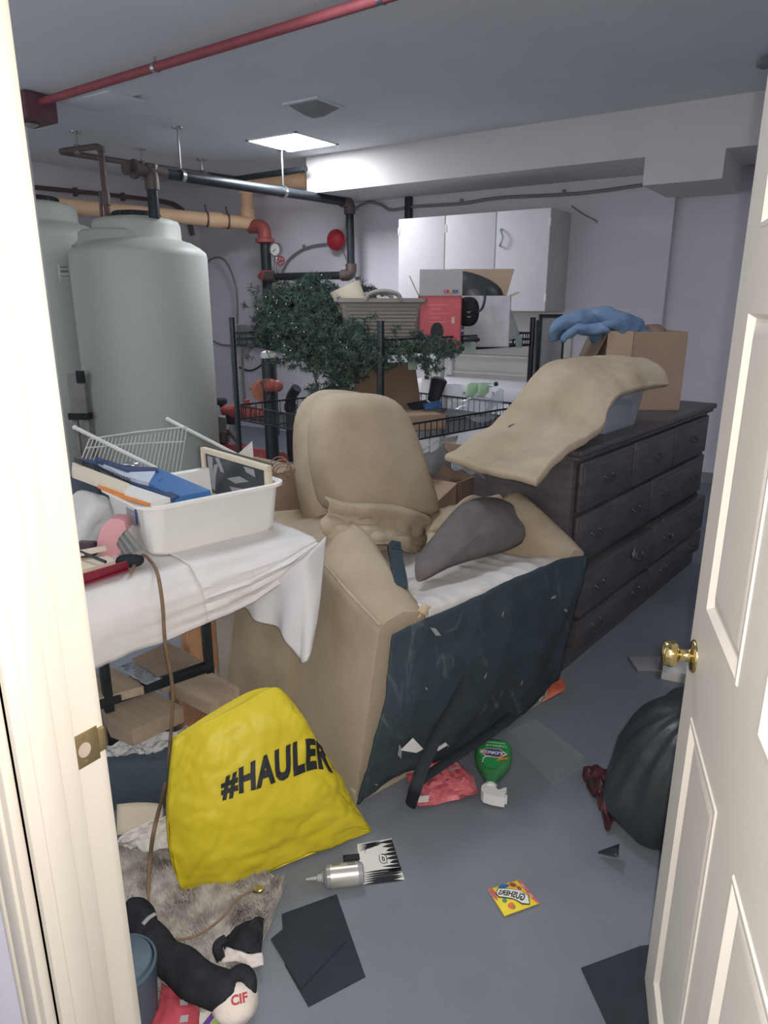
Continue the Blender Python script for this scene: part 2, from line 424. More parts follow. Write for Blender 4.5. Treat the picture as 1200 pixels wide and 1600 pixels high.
# left door jamb with rebate, stop and casing
jx = XJ; mb = MB()
mb.bx(jx-.02, jx, YF0, YF1, 0, 2.06)
mb.bx(jx-.02, jx+.012, YF0, YF1-.045, 0, 2.06, .003)
mb.bx(jx-.02, jx+.016, YF0+.02, YF1-.075, 0, 2.06, .004)
mb.bx(jx-.085, jx-.006, YF1, YF1+.016, 0, 2.1, .004)
jamb = struct(build(mb, 'trim_3', JAMB))
mb = MB()
mb.bx(jx-.075, jx-.004, YF0-.018, YF0, 0, 2.12, .004)
mb.bx(jx-.06, jx-.022, YF0-.024, YF0-.012, 0, 2.12, .004)
mb.bx(jx-.075, jx-.062, YF0-.026, YF0-.012, 0, 2.12, .004)
build(mb, 'casing', JAMB, jamb)
zs = .925
mb = MB(); mb.bx(jx-.001, jx+.0025, YF1-.047, YF1-.001, zs-.03, zs+.03, .0008); mb.bx(jx-.012, jx+.0025, YF1-.001, YF1+.012, zs-.02, zs+.02, .001)
sp = build(mb, 'strike_plate', BRASSD, jamb); sp['label'] = 'dull brass strike plate'
Mst = frame((jx+.0026, YF1-.026, zs), (0, -1, 0), (1, 0, 0))
mb = MB(Mst); mb.prism([(x, y, -.0002) for x, y in ell(.001, 0, .011, .013)], (0, 0, .0006)); build(mb, 'latch_hole', mat('pale_hole', 'a99a8c', .5), sp)
for dz in (-.022, .022):
    mb = MB(); mb.lathe([(0, 0), (.0035, 0), (.003, .0012), (0, .0014)], (jx+.0024, YF1-.026, zs+dz), (1, 0, 0), 10); build(mb, 'screw', BRASSD, sp)

# ---------------------------------------------------------------- the open door
LE = Wd(.646, 1.345, 0); dd = (Wd(-sin(radians(15)), -cos(radians(15)), 0)).normalized()     # from latch edge to hinge
nn = Vector((0, 0, 1)).cross(dd); nn = -nn if nn.dot(-LE) < 0 else nn                              # face seen by the camera
MD = frame(LE, dd, (0, 0, 1))
if (MD.to_3x3() @ Vector((0, 1, 0))).dot(nn) > 0: sgn = 1
else: sgn = -1
Wd_, Hd = .93, 2.03
door = struct(thing('door_1', 'open cream six-panel door with a brass knob', 'door', LE)); FRM[door.name] = Matrix.Translation(LE)
T = .036
mb = MB(MD)
def dbox(x0, x1, y0, y1, z0, z1, b=0): mb.bx(x0, x1, sgn*y0, sgn*y1, z0, z1, b)
def dpt(px, py): q = MD.inverted() @ Pp(px, py, LE, nn); return q.x, q.z
xs = [(.115, .395), (.535, .815)]
zsn = [(dpt(1022, 1531)[1], dpt(1080, 1120)[1]), (dpt(1100, 943)[1], 1.60), (1.73, 1.93)]
# core, stiles and rails in front of sunk panels
dbox(.0, Wd_, -T, -.010, .008, Hd)
xe = [0] + [v for p in xs for v in p] + [Wd_]
for i in range(0, 6, 2): dbox(xe[i], xe[i+1], -.010, 0, .008, Hd)
ze = [.008] + [v for p in zsn for v in p] + [Hd]
for p in xs:
    for i in range(0, 8, 2): dbox(p[0], p[1], -.010, 0, ze[i], ze[i+1])
leaf = build(mb, 'door_leaf', DOORP, door)
for (x0, x1) in xs:
    for (za, zb_) in zsn:
        mb = MB(MD); i = .0
        # moulding ring: bevelled strips; raised field in the middle
        o_ = [(x0, za), (x1, za), (x1, zb_), (x0, zb_)]
        def ring(d, y): return [(x0+d, sgn*y, za+d), (x1-d, sgn*y, za+d), (x1-d, sgn*y, zb_-d), (x0+d, sgn*y, zb_-d)]
        mb.loft([ring(-.004, -.001), ring(0, .003), ring(.006, .003), ring(.014, -.009), ring(.020, -.009), ring(.024, -.007), ring(.045, -.002), ring(.050, -.002)], cap=False)
        q = ring(.050, -.002); mb.face(q)
        build(mb, 'door_panel', DOORP, leaf, ang=15)
kz = dpt(1078, 1003)[1]; kx = .06
kc = MD @ Vector((kx, 0, kz)); ax = nn
mb = MB(); mb.lathe([(0, 0), (.034, 0), (.034, .003), (.030, .007), (.016, .009), (.013, .012), (.012, .028), (.015, .031), (.023, .034), (.0265, .040), (.027, .050), (.024, .058), (.017, .063), (.006, .0645), (0, .0645)], kc, ax, 32)
kn = build(mb, 'door_knob', BRASS, door, ang=50); kn['label'] = 'polished brass door knob'

# ================================================================ CEILING AND PIPES
def pipe(name, pts, r, m, parent=None, n=12, k=0, **kw):
    mb = MB(); mb.tube(spline(pts, k) if k else pts, r, n, **kw); return build(mb, name, m, parent)
def elbow_run(pts, r, bend=.08, k=5):
    out = [Vector(pts[0])]
    for a, b, c in zip(pts, pts[1:], pts[2:]):
        a, b, c = Vector(a), Vector(b), Vector(c); p = b+(a-b).normalized()*bend; q = b+(c-b).normalized()*bend
        for i in range(k+1): t = i/k; out.append(p*(1-t)**2 + b*2*t*(1-t) + q*t*t)
    out.append(Vector(pts[-1])); return out
def ringon(mb, p, q, t, r, l, n=14):
    p, q = Vector(p), Vector(q); c = p.lerp(q, t); d = (q-p).normalized(); mb.tube([c-d*l/2, c+d*l/2], r, n)
def hanger(parent, p, r, m=STEEL, zc=ZC):
    mb = MB(); mb.tube([(p.x, p.y, p.z+r), (p.x, p.y, zc-.012)], .008, 8); mb.lathe([(.045, -.012), (.05, 0)], (p.x, p.y, zc), None, 12)
    mb.lathe([(r+.006, -.018), (r+.012, -.018), (r+.012, .018), (r+.006, .018)], p, (0, 1, 0), 14)
    return build(mb, 'hanger', m, parent)
# red sprinkler main
a = Pz(62, 160, 2.955); b = Pz(600, -4, 2.955); b2 = a.lerp(b, 1.35)
rp = thing('sprinkler_pipe', 'thin red pipe crossing under the ceiling near the doorway', 'pipe', a)
pipe('pipe', [a, b2], .026, REDP, rp)
for t in (.435, .995):
    mb = MB(); ringon(mb, a, b, t, .031, .03); p = a.lerp(b, t); mb.tube([p, (p.x, p.y, ZC-.03)], .007, 8); build(mb, 'clamp', STEEL, rp)
mb = MB(); q = Pz(46, 168, 2.94); mb.box((q.x, q.y, 2.925), (.30, .24, .17), None, .012); rb = build(mb, 'junction_box', mat('dull_red_box', '6b4a54', .6), rp)
mb = MB(); mb.lathe([(.05, 0), (.055, -.015), (.03, -.03), (0, -.03)], (q.x+.02, q.y-.02, 2.84), None, 14); build(mb, 'outlet', STEEL, rb)
# ceiling lamp (the lit panel)
c = Pz(457, 221.5, ZC)
cl = thing('ceiling_light', 'square lit ceiling panel in front of the bulkhead', 'lamp', c)
mb = MB()
for sx, sy, lx, ly in ((0, .29, .6, .02), (0, -.29, .6, .02), (.29, 0, .02, .6), (-.29, 0, .02, .6)): mb.box((c.x+sx, c.y+sy, ZC-.006), (lx, ly, .012))
build(mb, 'frame', WHITE, cl)
mb = MB(); mb.box((c.x, c.y, ZC-.006), (.56, .56, .01)); em = mat('lit_diffuser', 'f6f8ff', .5, emit=40, var=0); build(mb, 'diffuser', em, cl)
# ceiling vent and faint hatch
c = Pz(491, 164, ZC); vt = thing('ceiling_vent', 'small square air vent hanging open from the ceiling', 'vent', c)
mb = MB(); mb.box((c.x, c.y, ZC-.006), (.34, .34, .012)); build(mb, 'plate', CEIL, vt)
mb = MB(); mb.loft([[(c.x+s*sx, c.y+s*sy, z) for sx, sy in ((-1, -1), (1, -1), (1, 1), (-1, 1))] for s, z in ((.14, ZC-.01), (.05, ZC-.075), (.045, ZC-.075))]); build(mb, 'cone', GREYBOX, vt)
c = Pz(160, 158, ZC-.025); mb = MB(); mb.box((c.x, c.y, ZC-.03), (.55, .3, .012), None, .004); tag(build(mb, 'ceiling_hatch', CEIL), 'faint flush hatch plate in the ceiling above the tanks', 'hatch')
c = Pz(1196, 97, ZC-.025); mb = MB(); mb.lathe([(.05, 0), (.05, -.02), (.02, -.035), (0, -.035)], c, None, 16); tag(build(mb, 'fire_sprinkler', GREYBOX), 'small grey fitting on the ceiling at the right edge', 'sprinkler')

# tanks -----------------------------------------------------------
def tank(px, d, R, label, up=0, ridge=True):
    X = (px-600)/FPX; r = X*d; dpt_ = d; f = (dpt_ - .1)/CP*.985
    c = Wd(r, f, 0)
    t = thing('water_tank', label, 'tank', c, 0, None)
    mb = MB(); mb.lathe([(R-.02, 0), (R, .03), (R, 2.0+up), (R-.008, 2.04+up), (R-.05, 2.075+up), (R-.13, 2.12+up), (R-.20, 2.14+up), (R-.212, 2.155+up), (R-.216, 2.26+up), (R-.23, 2.295+up), (R-.28, 2.312+up), (.23, 2.325+up), (.2, 2.33+up), (0, 2.33+up)], c, None, 64)
    if ridge: e_ = c - RGT*.09; mb.lathe([(R-.12, 2.08), (R-.175, 2.13), (R-.18, 2.19), (R-.20, 2.21), (0, 2.22)], e_, None, 48)
    body = build(mb, 'tank_body', TANK, t, ang=60)
    mb = MB(); k = Vector((c.x-.02, c.y+.02, 2.33+up)); mb.lathe([(.2, -.004), (.2, .03), (.19, .045), (0, .05)], k, None, 32)
    for i in range(24): a = i*pi/12; mb.box((k.x+.2*cos(a), k.y+.2*sin(a), k.z+.018), (.014, .02, .03), a)
    build(mb, 'lid', LIDB, t)
    return t, c
tk, tc1 = tank(236, 6.55, .585, 'large white plastic water tank standing whole in view')
tk2, tc2 = tank(90, 7.1, .575, 'white water tank behind the first, mostly hidden by the door jamb', .2, False)
dirc = (Vector((0, 0, 0))-tc2); ang = math.atan2(dirc.y, dirc.x)+.30; R2 = .577
# label plate curved on the rear tank
rows = [[(tc2.x+R2*cos(ang+a), tc2.y+R2*sin(ang+a), z) for a in [(-.09+.18*i/6) for i in range(7)]] for z in (1.80, 1.95)]
mb = MB(); mb.grid(rows); lb = build(mb, 'label', PAPER, tk2, solid=.001); lb['label'] = 'white printed sticker'
for z, h in ((1.92, .012), (1.88, .02), (1.845, .008)):
    mb = MB(); mb.grid([[(tc2.x+(R2+.0015)*cos(ang+a), tc2.y+(R2+.0015)*sin(ang+a), zz) for a in [(-.06+.12*i/6) for i in range(7)]] for zz in (z, z+h)]); build(mb, 'print_line', GREYBOX, lb, solid=.0006)

# brown fill pipe along the ceiling to the front tank
zp = 2.9
P1 = Pz(157, 228, zp); P0 = Vector((P1.x, P1.y, 2.15)); P2 = Pz(92, 237, zp); P3 = Pz(368, 280, zp); P4 = Pz(478, 264, zp)
bp = thing('fill_pipe', 'thin brown pipe rising from the front tank and looping under the ceiling', 'pipe', P0)
run = elbow_run([P0, P1, P2, P3, P4], .03, .06)
pipe('pipe', elbow_run([P0, P1, P2, P2.lerp(P3, .82)], .03, .06), .026, PIPEBR, bp)
bb = pipe('black_length', elbow_run([P2.lerp(P3, .82), P3, P4], .03, .06), .03, PIPEB, bp); bb['label'] = 'black painted end length'
for p in (P1.lerp(P2, .55), P2.lerp(P3, .42), P2.lerp(P3, .78)): hanger(bp, p, .026)
mb = MB(); k = P0.lerp(P1, .45); side = RGT*-.07
mb.tube([k, k+side*.6], .012, 8); mb.tube([k+side*.6+Vector((0, 0, .06)), k+side*.8+Vector((0, 0, -.16))], .014, 8); vh = build(mb, 'valve_handle', IRON, bp)
for t_, r_, l_ in ((.45, .038, .11), (.06, .036, .05), (.97, .036, .04)): mb = MB(); ringon(mb, P0, P1, t_, r_, l_); build(mb, 'valve_body' if t_ == .45 else 'collar', IRON, bp)
# black pump pipe
zq = 2.66
Q1 = Pz(236, 268, zq); Q0 = Vector((Q1.x+.02, Q1.y-.02, 2.3)); Q2 = Pz(546, 316, zq); Q3 = Py(549, 430, Q2.y); Q4 = Py(418, 433, 6.55)
pp = thing('pump_pipe', 'thick black pipe from the front tank to the gauge by the riser', 'pipe', Q0)
pipe('pipe', [Q0, Q1], .046, PIPEB, pp)
pipe('horizontal_length', [Q1, Q2], .046, PIPEB, pp); pipe('drop_length', [Q2, Q3], .043, PIPEB, pp); pipe('return_length', [Q3, Q4], .043, PIPEB, pp)
mb = MB(); mb.tube([Q1+Vector((0, 0, -.14)), Q1+Vector((0, 0, .05))], .06, 14); ringon(mb, Q1, Q2, .02, .06, .16); d = (Q2-Q1).normalized(); mb.tube([Q1, Q1-d*.14], .05, 14); build(mb, 'tee', IRON, pp)
mb = MB(); mb.lathe([(.035, 0), (.075, .02), (.075, .05), (.03, .06), (.03, .09), (.055, .1), (.055, .12), (0, .12)], Q1-d*.12, -d, 10); build(mb, 'valve', IRON, pp)
for nm, p, a_, b_ in (('elbow', Q2, Q1, Q3), ('elbow', Q3, Q2, Q4)):
    mb = MB(); mb.tube(elbow_run([p+(a_-p).normalized()*.12, p, p+(b_-p).normalized()*.12], .06, .07), .062, 14); build(mb, nm, IRON, pp)
mb = MB(); ringon(mb, Q3, Q4, .95, .066, .14); ringon(mb, Q3, Q4, .90, .058, .03); build(mb, 'collar', IRON, pp)
for px, py, tq in ((283, 270, 0), (443, 292, 0)):
    t = (px-236)/(546-236); best = min((i/200 for i in range(201)), key=lambda s_: abs(((lambda v_: (v_.dot(RGT)/( (v_-C0).dot(FWD)*CP-(v_.z-CAM_H)*SP)))(Q1.lerp(Q2, s_)))-(px-600)/FPX))
    h = hanger(pp, Q1.lerp(Q2, best), .046)
# gauge and red hand wheel on the return
g = Py(431, 430, 6.55); gv = Py(432, 407, 6.55); gg = Py(431, 390, 6.55)
mb = MB(); mb.tube([g, Vector((g.x, g.y, gg.z-.04))], .014, 8); mb.lathe([(.02, -.03), (.026, 0), (.02, .03)], gv, None, 10); st = build(mb, 'gauge_stem', STEEL, pp)
face = (C0-gg); face.z = 0; face.normalize(); gdir = (face + Vector((-.6, 0, 0))).normalized()
mb = MB(); mb.lathe([(0, -.03), (.075, -.03), (.08, -.02), (.08, .02), (.07, .02), (.068, .012), (0, .012)], gg, gdir, 28); ga = build(mb, 'pressure_gauge', STEEL, pp)
mb = MB(); mb.lathe([(.066, .0125), (0, .0135)], gg, gdir, 28); build(mb, 'dial', PAPER, ga)
mb = MB(frame(gg+gdir*.015, gdir.cross(UP), gdir)); mb.box((.012, .008, 0), (.05, .006, .002), .6); build(mb, 'needle', INK, ga)
wc = Py(438.5, 407.5, 6.50)
mb = MB(); Mw = frame(wc, (1, 0, 0), gdir)
mb.M = Mw; mb.tube([(.05*cos(i*pi/8), .05*sin(i*pi/8), 0) for i in range(16)], .009, 8, closed=True)
for i in range(5): a = i*2*pi/5; mb.tube([(0, 0, 0), (.05*cos(a), .05*sin(a), 0)], .007, 6)
mb.tube([(0, 0, -.06), (0, 0, .015)], .011, 8); build(mb, 'hand_wheel', REDF, pp)
# riser with red elbow and tee
R0 = Py(414, 372, 6.62); R1 = Vector((R0.x+.02, R0.y, 0))
rs = thing('riser_pipe', 'black vertical riser with a red elbow in the far left corner', 'pipe', R1)
pipe('pipe', [R1, R0], .062, PIPEB, rs)
E = Py(406, 353, 6.62)
mb = MB(); mb.tube(elbow_run([E+Vector((-.16, .0, .0)), Vector((R0.x, R0.y, E.z)), R0+Vector((0, 0, -.05))], .05, .1), .078, 16); mb.lathe([(.085, -.03), (.115, -.02), (.115, .02), (.085, .03)], R0+Vector((0, 0, -.03)), None, 18); build(mb, 'elbow', REDF, rs)
k = Py(418, 431, 6.62); mb = MB(); mb.lathe([(.07, -.06), (.085, -.05), (.085, .05), (.07, .06)], k, None, 16); mb.tube([k+Vector((-.13, 0, 0)), k+Vector((.13, 0, 0))], .035, 10); build(mb, 'tee', REDF, rs)
# orange drain pipe
A = Px(72, 319, -7.45); B = Py(398, 349, 6.62); Cc = Py(393, 284, 6.62); D = Py(482, 280, 6.62)
B.x = E.x-.13
op = thing('orange_pipe', 'pale orange plastic pipe along the left wall into the bulkhead', 'pipe', A)
pipe('pipe', [A, B], .075, ORANGE, op, 18); pipe('rise', [Vector((B.x-.06, B.y, B.z)), Vector((B.x-.06, B.y, Cc.z))], .072, ORANGE, op, 18)
pipe('branch', [Vector((B.x-.06, B.y, Cc.z)), D], .072, ORANGE, op, 18)
Bv = Vector((B.x-.06, B.y, B.z)); Cv = Vector((B.x-.06, B.y, Cc.z))
for p_, q_, t_, r_, l_ in ((A, B, .80, .09, .16), (A, Bv, .90, .088, .1), (Bv, Cv, .12, .088, .22), (Bv, Cv, .88, .088, .16), (Cv, D, .12, .088, .16), (Cv, D, .8, .088, .2), (Cv, D, .92, .092, .05)): mb = MB(); ringon(mb, p_, q_, t_, r_, l_); build(mb, 'coupling', ORANGE, op)
for t in (.76, .87):
    mb = MB(); ringon(mb, A, B, t, .084, .02); p = A.lerp(B, t); mb.tube([p+Vector((0, 0, .07)), p+Vector((-.02, 0, .16))], .012, 8); build(mb, 'clamp', IRON, op)
# thin brown pipe on the left wall with a bent end
pts = [Px(46, 292, XL+.05), Px(160, 303, XL+.05), Px(236, 312, XL+.05)]
e1 = pts[-1]; pts2 = [e1, e1+Vector((.0, .35, -.02)), e1+Vector((0, .55, -.14)), e1+Vector((0, .62, -.36))]
tp = thing('wall_pipe', 'thin brown pipe clipped high on the left wall with a bent end', 'pipe', pts[0])
pipe('pipe', pts, .024, PIPEBR, tp); pipe('bend', spline(pts2, 6), .03, PIPEBR, tp)
for t in (.35, .75): mb = MB(); p = pts[0].lerp(pts[2], t); mb.box((p.x-.02, p.y, p.z), (.06, .03, .09), None, .004); build(mb, 'clip', IRON, tp)
# fire bell and conduits
c = Py(525, 375, 6.82); fb = thing('fire_bell', 'round red fire bell on the back wall', 'bell', c)
mb = MB(); mb.lathe([(.05, .078), (.06, .02), (.115, .01), (.118, -.0), (.11, -.03), (.08, -.06), (.03, -.075), (.012, -.08), (.012, -.088), (0, -.088)], c, (0, 1, 0), 36); build(mb, 'gong', REDBELL, fb, ang=50)
mb = MB(); mb.box((c.x, YB-.025, c.z), (.12, .05, .12), None, .006); build(mb, 'back_box', REDP, fb)
def cable(name, pix, y, r, m, label, cat, k=7, clips=()):
    pts = spline([Py(px, py, y) for px, py in pix], k); t = thing(name, label, cat, pts[0]); pipe('cable', pts, r, m, t, 8)
    for (px, py) in clips:
        p = Py(px, py, y); mb = MB(); mb.box((p.x, p.y+.01, p.z+.01), (.03, .03, .05), None, .004); build(mb, 'clip', m, t)
    return t
cable('conduit', [(441, 425), (452, 405), (470, 391), (490, 384), (514, 381)], YB-.03, .014, CABLE, 'curved grey conduit running up to the red fire bell', 'conduit', clips=[(474, 387)])
cable('conduit', [(541, 360), (543, 340), (556, 325), (576, 316), (595, 320), (612, 328), (645, 323), (720, 318), (780, 309), (880, 304), (940, 298), (1003, 289)], YB-.03, .016, CABLE, 'long grey cable clipped along the back wall above the cupboard', 'cable', clips=[(576, 315), (640, 321), (720, 316), (880, 302)])
cable('wire', [(535, 390), (540, 402), (544, 412), (556, 435)], YB-.03, .01, CABLE, 'short grey wire below the red fire bell', 'wire')
cable('wire', [(893, 322), (912, 335), (931, 345), (932, 349)], YB-.006, .006, CABLE, 'loose thin wire on the wall right of the cupboard', 'wire')
p = Py(637, 322, YB-.05); mb = MB(); mb.bx(p.x-.035, p.x+.035, YB-.06, YB, Py(637, 346, YB).z-.1, z0, .004); tag(build(mb, 'black_strut', PIPEB), 'black strut between cupboard top and bulkhead', 'strut')
# boxes on the back wall, lower left
def pbox(name, x0, y0, x1, y1, yw, dep, m, label, cat, par=None):
    a, b = Py(x0, y0, yw-dep), Py(x1, y1, yw-dep); mb = MB(); mb.bx(a.x, b.x, yw-dep, yw, b.z, a.z, .008)
    o = build(mb, name, m, par); return tag(o, label, cat) if par is None else o
gb = pbox('electrical_box', 369, 508, 390, 541, YB, .1, GREYBOX, 'grey electrical box on the wall at the left end of the rack', 'box')
rb_ = pbox('pull_station', 397, 508, 419, 541, YB, .08, REDP, 'red alarm box on the wall beside the grey electrical box', 'box')
cable('conduit', [(322, 411), (332, 404), (345, 403), (357, 415), (368, 445), (371, 470), (371, 506)], YB-.12, .014, CABLE, 'grey conduit looping from the tank to the grey electrical box', 'conduit')
cable('wire', [(323, 413), (325, 440), (328, 475)], YB-.008, .01, mat('red_wire', '9a4f58', .5), 'red wire hanging beside the front tank', 'wire')
cable('wire', [(332, 532), (345, 538), (362, 540)], YB-.009, .01, CABLE, 'short grey wire left of the rack post', 'wire')
cable('wire', [(374, 574), (390, 579), (405, 573), (417, 561)], YB-.009, .011, PIPEB, 'dark drooping wire under the upper rack shelf', 'wire')
cable('conduit', [(379, 545), (380, 590), (384, 640)], YB-.06, .016, CABLE, 'straight grey conduit below the electrical box', 'conduit')
# paper notice on the wall behind the front tank
a = Px(300, 358, XL+.002); mb = MB(); mb.bx(XL+.001, XL+.004, a.y, a.y+.5, a.z-.3, a.z); nt_ = build(mb, 'paper_notice', PAPER); tag(nt_, 'white paper notice on the left wall behind the front tank', 'notice')
# red valve group on the floor behind the rack
yv = 4.95
def L5(px, py, y=yv): return Py(px, py, y)
vg = thing('valve_assembly', 'red valve and pump pipework behind the left rack post', 'valve', Vector((L5(390, 700).x, yv, 0)))
a = L5(347, 712); b = L5(437, 700); b.z = a.z
pipe('pump_barrel', [a, b], .13, REDF, vg, 20)
mb = MB(); mb.lathe([(.13, -.07), (.15, -.03), (.15, .03), (.13, .06), (0, .08)], a, (-1, 0, 0), 20); mb.lathe([(.14, -.02), (.155, -.02), (.155, .02), (.14, .02)], a.lerp(b, .3), (1, 0, 0), 20); mb.bx(a.x+.05, a.x+.15, yv-.08, yv+.08, 0, a.z-.08); mb.bx(b.x-.25, b.x-.15, yv-.08, yv+.08, 0, a.z-.08); build(mb, 'flange', REDF, vg)
u0 = L5(350, 641); u1 = L5(424, 642); u1.z = u0.z
pipe('upper_pipe', [u0, u1], .05, REDF, vg, 14)
mb = MB()
for t in (.25, .4, .62, .8): ringon(mb, u0, u1, t, .072, .05, 14)
mb.tube([u0.lerp(u1, .5)+Vector((0, 0, .02)), u0.lerp(u1, .5)+Vector((0, 0, .13))], .03, 10); build(mb, 'fitting', REDF, vg)
mb = MB(); k = L5(345, 632); mb.lathe([(.05, 0), (.065, .015), (.065, .05), (.05, .06), (0, .06)], k, None, 14); mb.tube([k, u0], .02, 8); build(mb, 'black_cap', LIDB, vg)
mb = MB(); mb.box(L5(361, 652), (.09, .06, .14), None, .01); build(mb, 'switch_block', BLACK, vg)
pipe('wire', spline([L5(353, 650), L5(356, 662), L5(355, 672), L5(352, 682)], 5), .01, PAPER, vg, 6)
mb = MB(); mb.tube([L5(350, 690), L5(349, 675)], .06, 12); mb.tube([L5(355, 672), L5(370, 690)], .015, 8); build(mb, 'dark_stub', IRON, vg)
k = L5(350, 667, yv+.1); mb = MB(); mb.box(k, (.17, .1, .22), None, .008); build(mb, 'grey_box', GREYBOX, vg)
# capped black standpipe and bent pipe beside it
a = Pz(428, 752, 0); sp_ = thing('standpipe', 'black standing pipe with a white cap below the garland', 'pipe', a)
tp_ = Py(424, 556, a.y); mb = MB(); mb.tube([a, (a.x, a.y, tp_.z)], .062, 16); build(mb, 'pipe', PIPEB, sp_)
mb = MB(); mb.lathe([(.066, -.02), (.07, .0), (.06, .03), (.03, .045), (0, .045)], (a.x, a.y, tp_.z), None, 18); build(mb, 'white_cap', PAPER, sp_)
k = Py(433, 603, a.y-.02); mb = MB(); mb.tube([Vector((a.x, a.y, k.z)), k], .04, 12); mb.ball(k, .055); mb.ball(Py(423, 602, a.y-.06), .06); build(mb, 'red_fitting', REDF, sp_)
mb = MB(); k0, k1 = Py(415, 594, a.y-.05), Py(424, 611, a.y-.05); mb.tube([k0, k1], .055, 14); build(mb, 'branch_stub', PIPEBR, sp_)
mb = MB(); k = Py(411, 611, a.y+.1); mb.lathe([(.03, -.06), (.10, -.06), (.10, -.04), (.05, -.03), (.05, .03), (.10, .04), (.10, .06), (.03, .06)], k, (.8, -.6, 0), 18); mb.tube([k, k+Vector((-.25, .1, 0))], .02, 8); build(mb, 'orange_coupling', mat('orange_coupling_paint', 'b8765c', .5), sp_)
a = Pz(457, 720, 0); t_ = thing('bent_pipe', 'short black pipe stub bent at the top behind the rack', 'pipe', a); k = Py(457, 622, a.y); k2 = Py(464, 606, a.y)
pipe('pipe', elbow_run([a, Vector((a.x, a.y, k.z)), k2], .05, .08), .055, PIPEB, t_, 14)
mb = MB(); ringon(mb, a, Vector((a.x, a.y, k.z)), .86, .066, .06); build(mb, 'collar', PIPEB, t_)
# pale carton leaning behind the tanks
a, b = Pd(103, 585, 6.15), Pd(137, 652, 6.15); mb = MB(frame(Vector((a.x, a.y, 0)), RGT))
wd_ = (b-a).dot(RGT); zt = a.z; zl = b.z
lc = thing('leaning_board', 'pale board with black clips leaning beside the front tank', 'panel', (a.x, a.y, 0))
mb.bx(0, wd_, 0, .06, zl+.02, zt, .01); mb.bx(.0, .04, .01, .05, 0, zl+.02); mb.bx(wd_-.04, wd_, .01, .05, 0, zl+.02); build(mb, 'board', mat('mauve_grey_board', 'a39c9c', .8), lc)
for b_ in ((-.02, wd_+.02, -.02, .08, zl-.02, zl+.035), (wd_-.05, wd_+.01, -.02, .02, zl+.3, zl+.4)): mb = MB(frame(Vector((a.x, a.y, 0)), RGT)); mb.bx(*b_); build(mb, 'clip', BLACK, lc)
# ================================================================ BACK OF THE ROOM
# wall cupboard -------------------------------------------------
yc = 6.38
cx0, cx1 = Py(623, 342, yc).x, Py(861, 324, yc).x; cz1 = Py(740, 333, yc).z; cz0 = Py(858, 487, yc).z
wc_ = thing('wall_cupboard', 'white three-door wall cupboard hung under the bulkhead', 'cabinet', (( cx0+cx1)/2, yc+.26, cz0))
mb = MB(); mb.bx(cx0+.005, cx1-.003, yc+.02, YB, cz0, cz1, .002); build(mb, 'body', WGREY, wc_)
d1, d2 = Py(696, 336, yc).x, Py(776, 331, yc).x
for i, (a, b) in enumerate(((cx0, d1-.006), (d1+.006, d2-.004), (d2+.006, cx1))):
    mb = MB(); mb.bx(a, b, yc, yc+.019, cz0+.004, cz1-.004, .002); dr = build(mb, 'door', WHITE, wc_)
    if i == 2:
        hx = Py(783, 372, yc).x; za, zb2 = Py(783, 358, yc).z, Py(783, 385, yc).z
        mb = MB(); mb.tube(spline([(hx, yc, za), (hx+.005, yc-.03, za-.01), (hx+.03, yc-.035, (za+zb2)/2), (hx+.005, yc-.03, zb2+.01), (hx, yc, zb2)], 6), .008, 8); build(mb, 'handle', STEEL, dr)
    for zz in (cz0+.12, cz1-.12):
        mb = MB(); xh = b-.004 if i == 2 else a+.004; mb.bx(xh-.012, xh+.012, yc-.004, yc+.01, zz-.035, zz+.035, .003); build(mb, 'hinge', WHITE, dr)
mb = MB(); mb.bx(d1-.005, d1+.005, yc+.003, yc+.018, cz0, cz1); build(mb, 'edge_strip', TAN, wc_)
# base cupboard with worktop, back panel and side panels below
yb_ = 6.12; zct = Py(750, 604, yb_).z; wx1 = cx1+.1; wx0 = Py(655, 600, yb_).x-.2
bc = thing('base_cupboard', 'white base cupboard with a grey hutch under the wall cupboard', 'cabinet', ((wx0+wx1)/2, 6.5, 0))
mb = MB(); mb.bx(wx0, wx1, yb_+.03, YB-.002, 0, zct-.04); build(mb, 'body', CREAM, bc)
mb = MB(); mb.bx(wx0-.02, wx1+.02, yb_, YB-.002, zct-.12, zct, .004); build(mb, 'worktop_edge', WHITE, bc)
mb = MB(); mb.bx(wx0+.1, wx1, YB-.04, YB-.002, zct, cz0-.01); build(mb, 'back_panel', CREAM, bc)
zm = Py(790, 585, YB-.04).z; mb = MB(); mb.bx(wx0+.1, wx1, YB-.07, YB-.03, zm-.012, zm+.012); mb.bx(wx0+.1, wx1, YB-.16, YB-.03, Py(790, 555, YB-.05).z-.02, Py(790, 555, YB-.05).z); build(mb, 'ledge', CREAM, bc)
xs_ = Py(706, 560, YB-.1).x; mb = MB(); mb.bx(wx0+.1, xs_, YB-.1, YB-.04, zct+.02, zct+.52, .003); build(mb, 'side_panel', WGREY, bc)
for i in range(3):
    a_ = wx0+.03+i*(wx1-wx0-.06)/3; b_ = a_+(wx1-wx0-.06)/3-.01; mb = MB(); mb.bx(a_, b_, yb_+.012, yb_+.03, .1, zct-.14, .002); build(mb, 'door', WHITE, bc)
for px in (725, 770):
    mb = MB(); mb.lathe([(.012, 0), (.015, .01), (.01, .02), (0, .02)], Py(px, 614, yb_), (0, -1, 0), 10); build(mb, 'screw_cap', STEEL, bc)
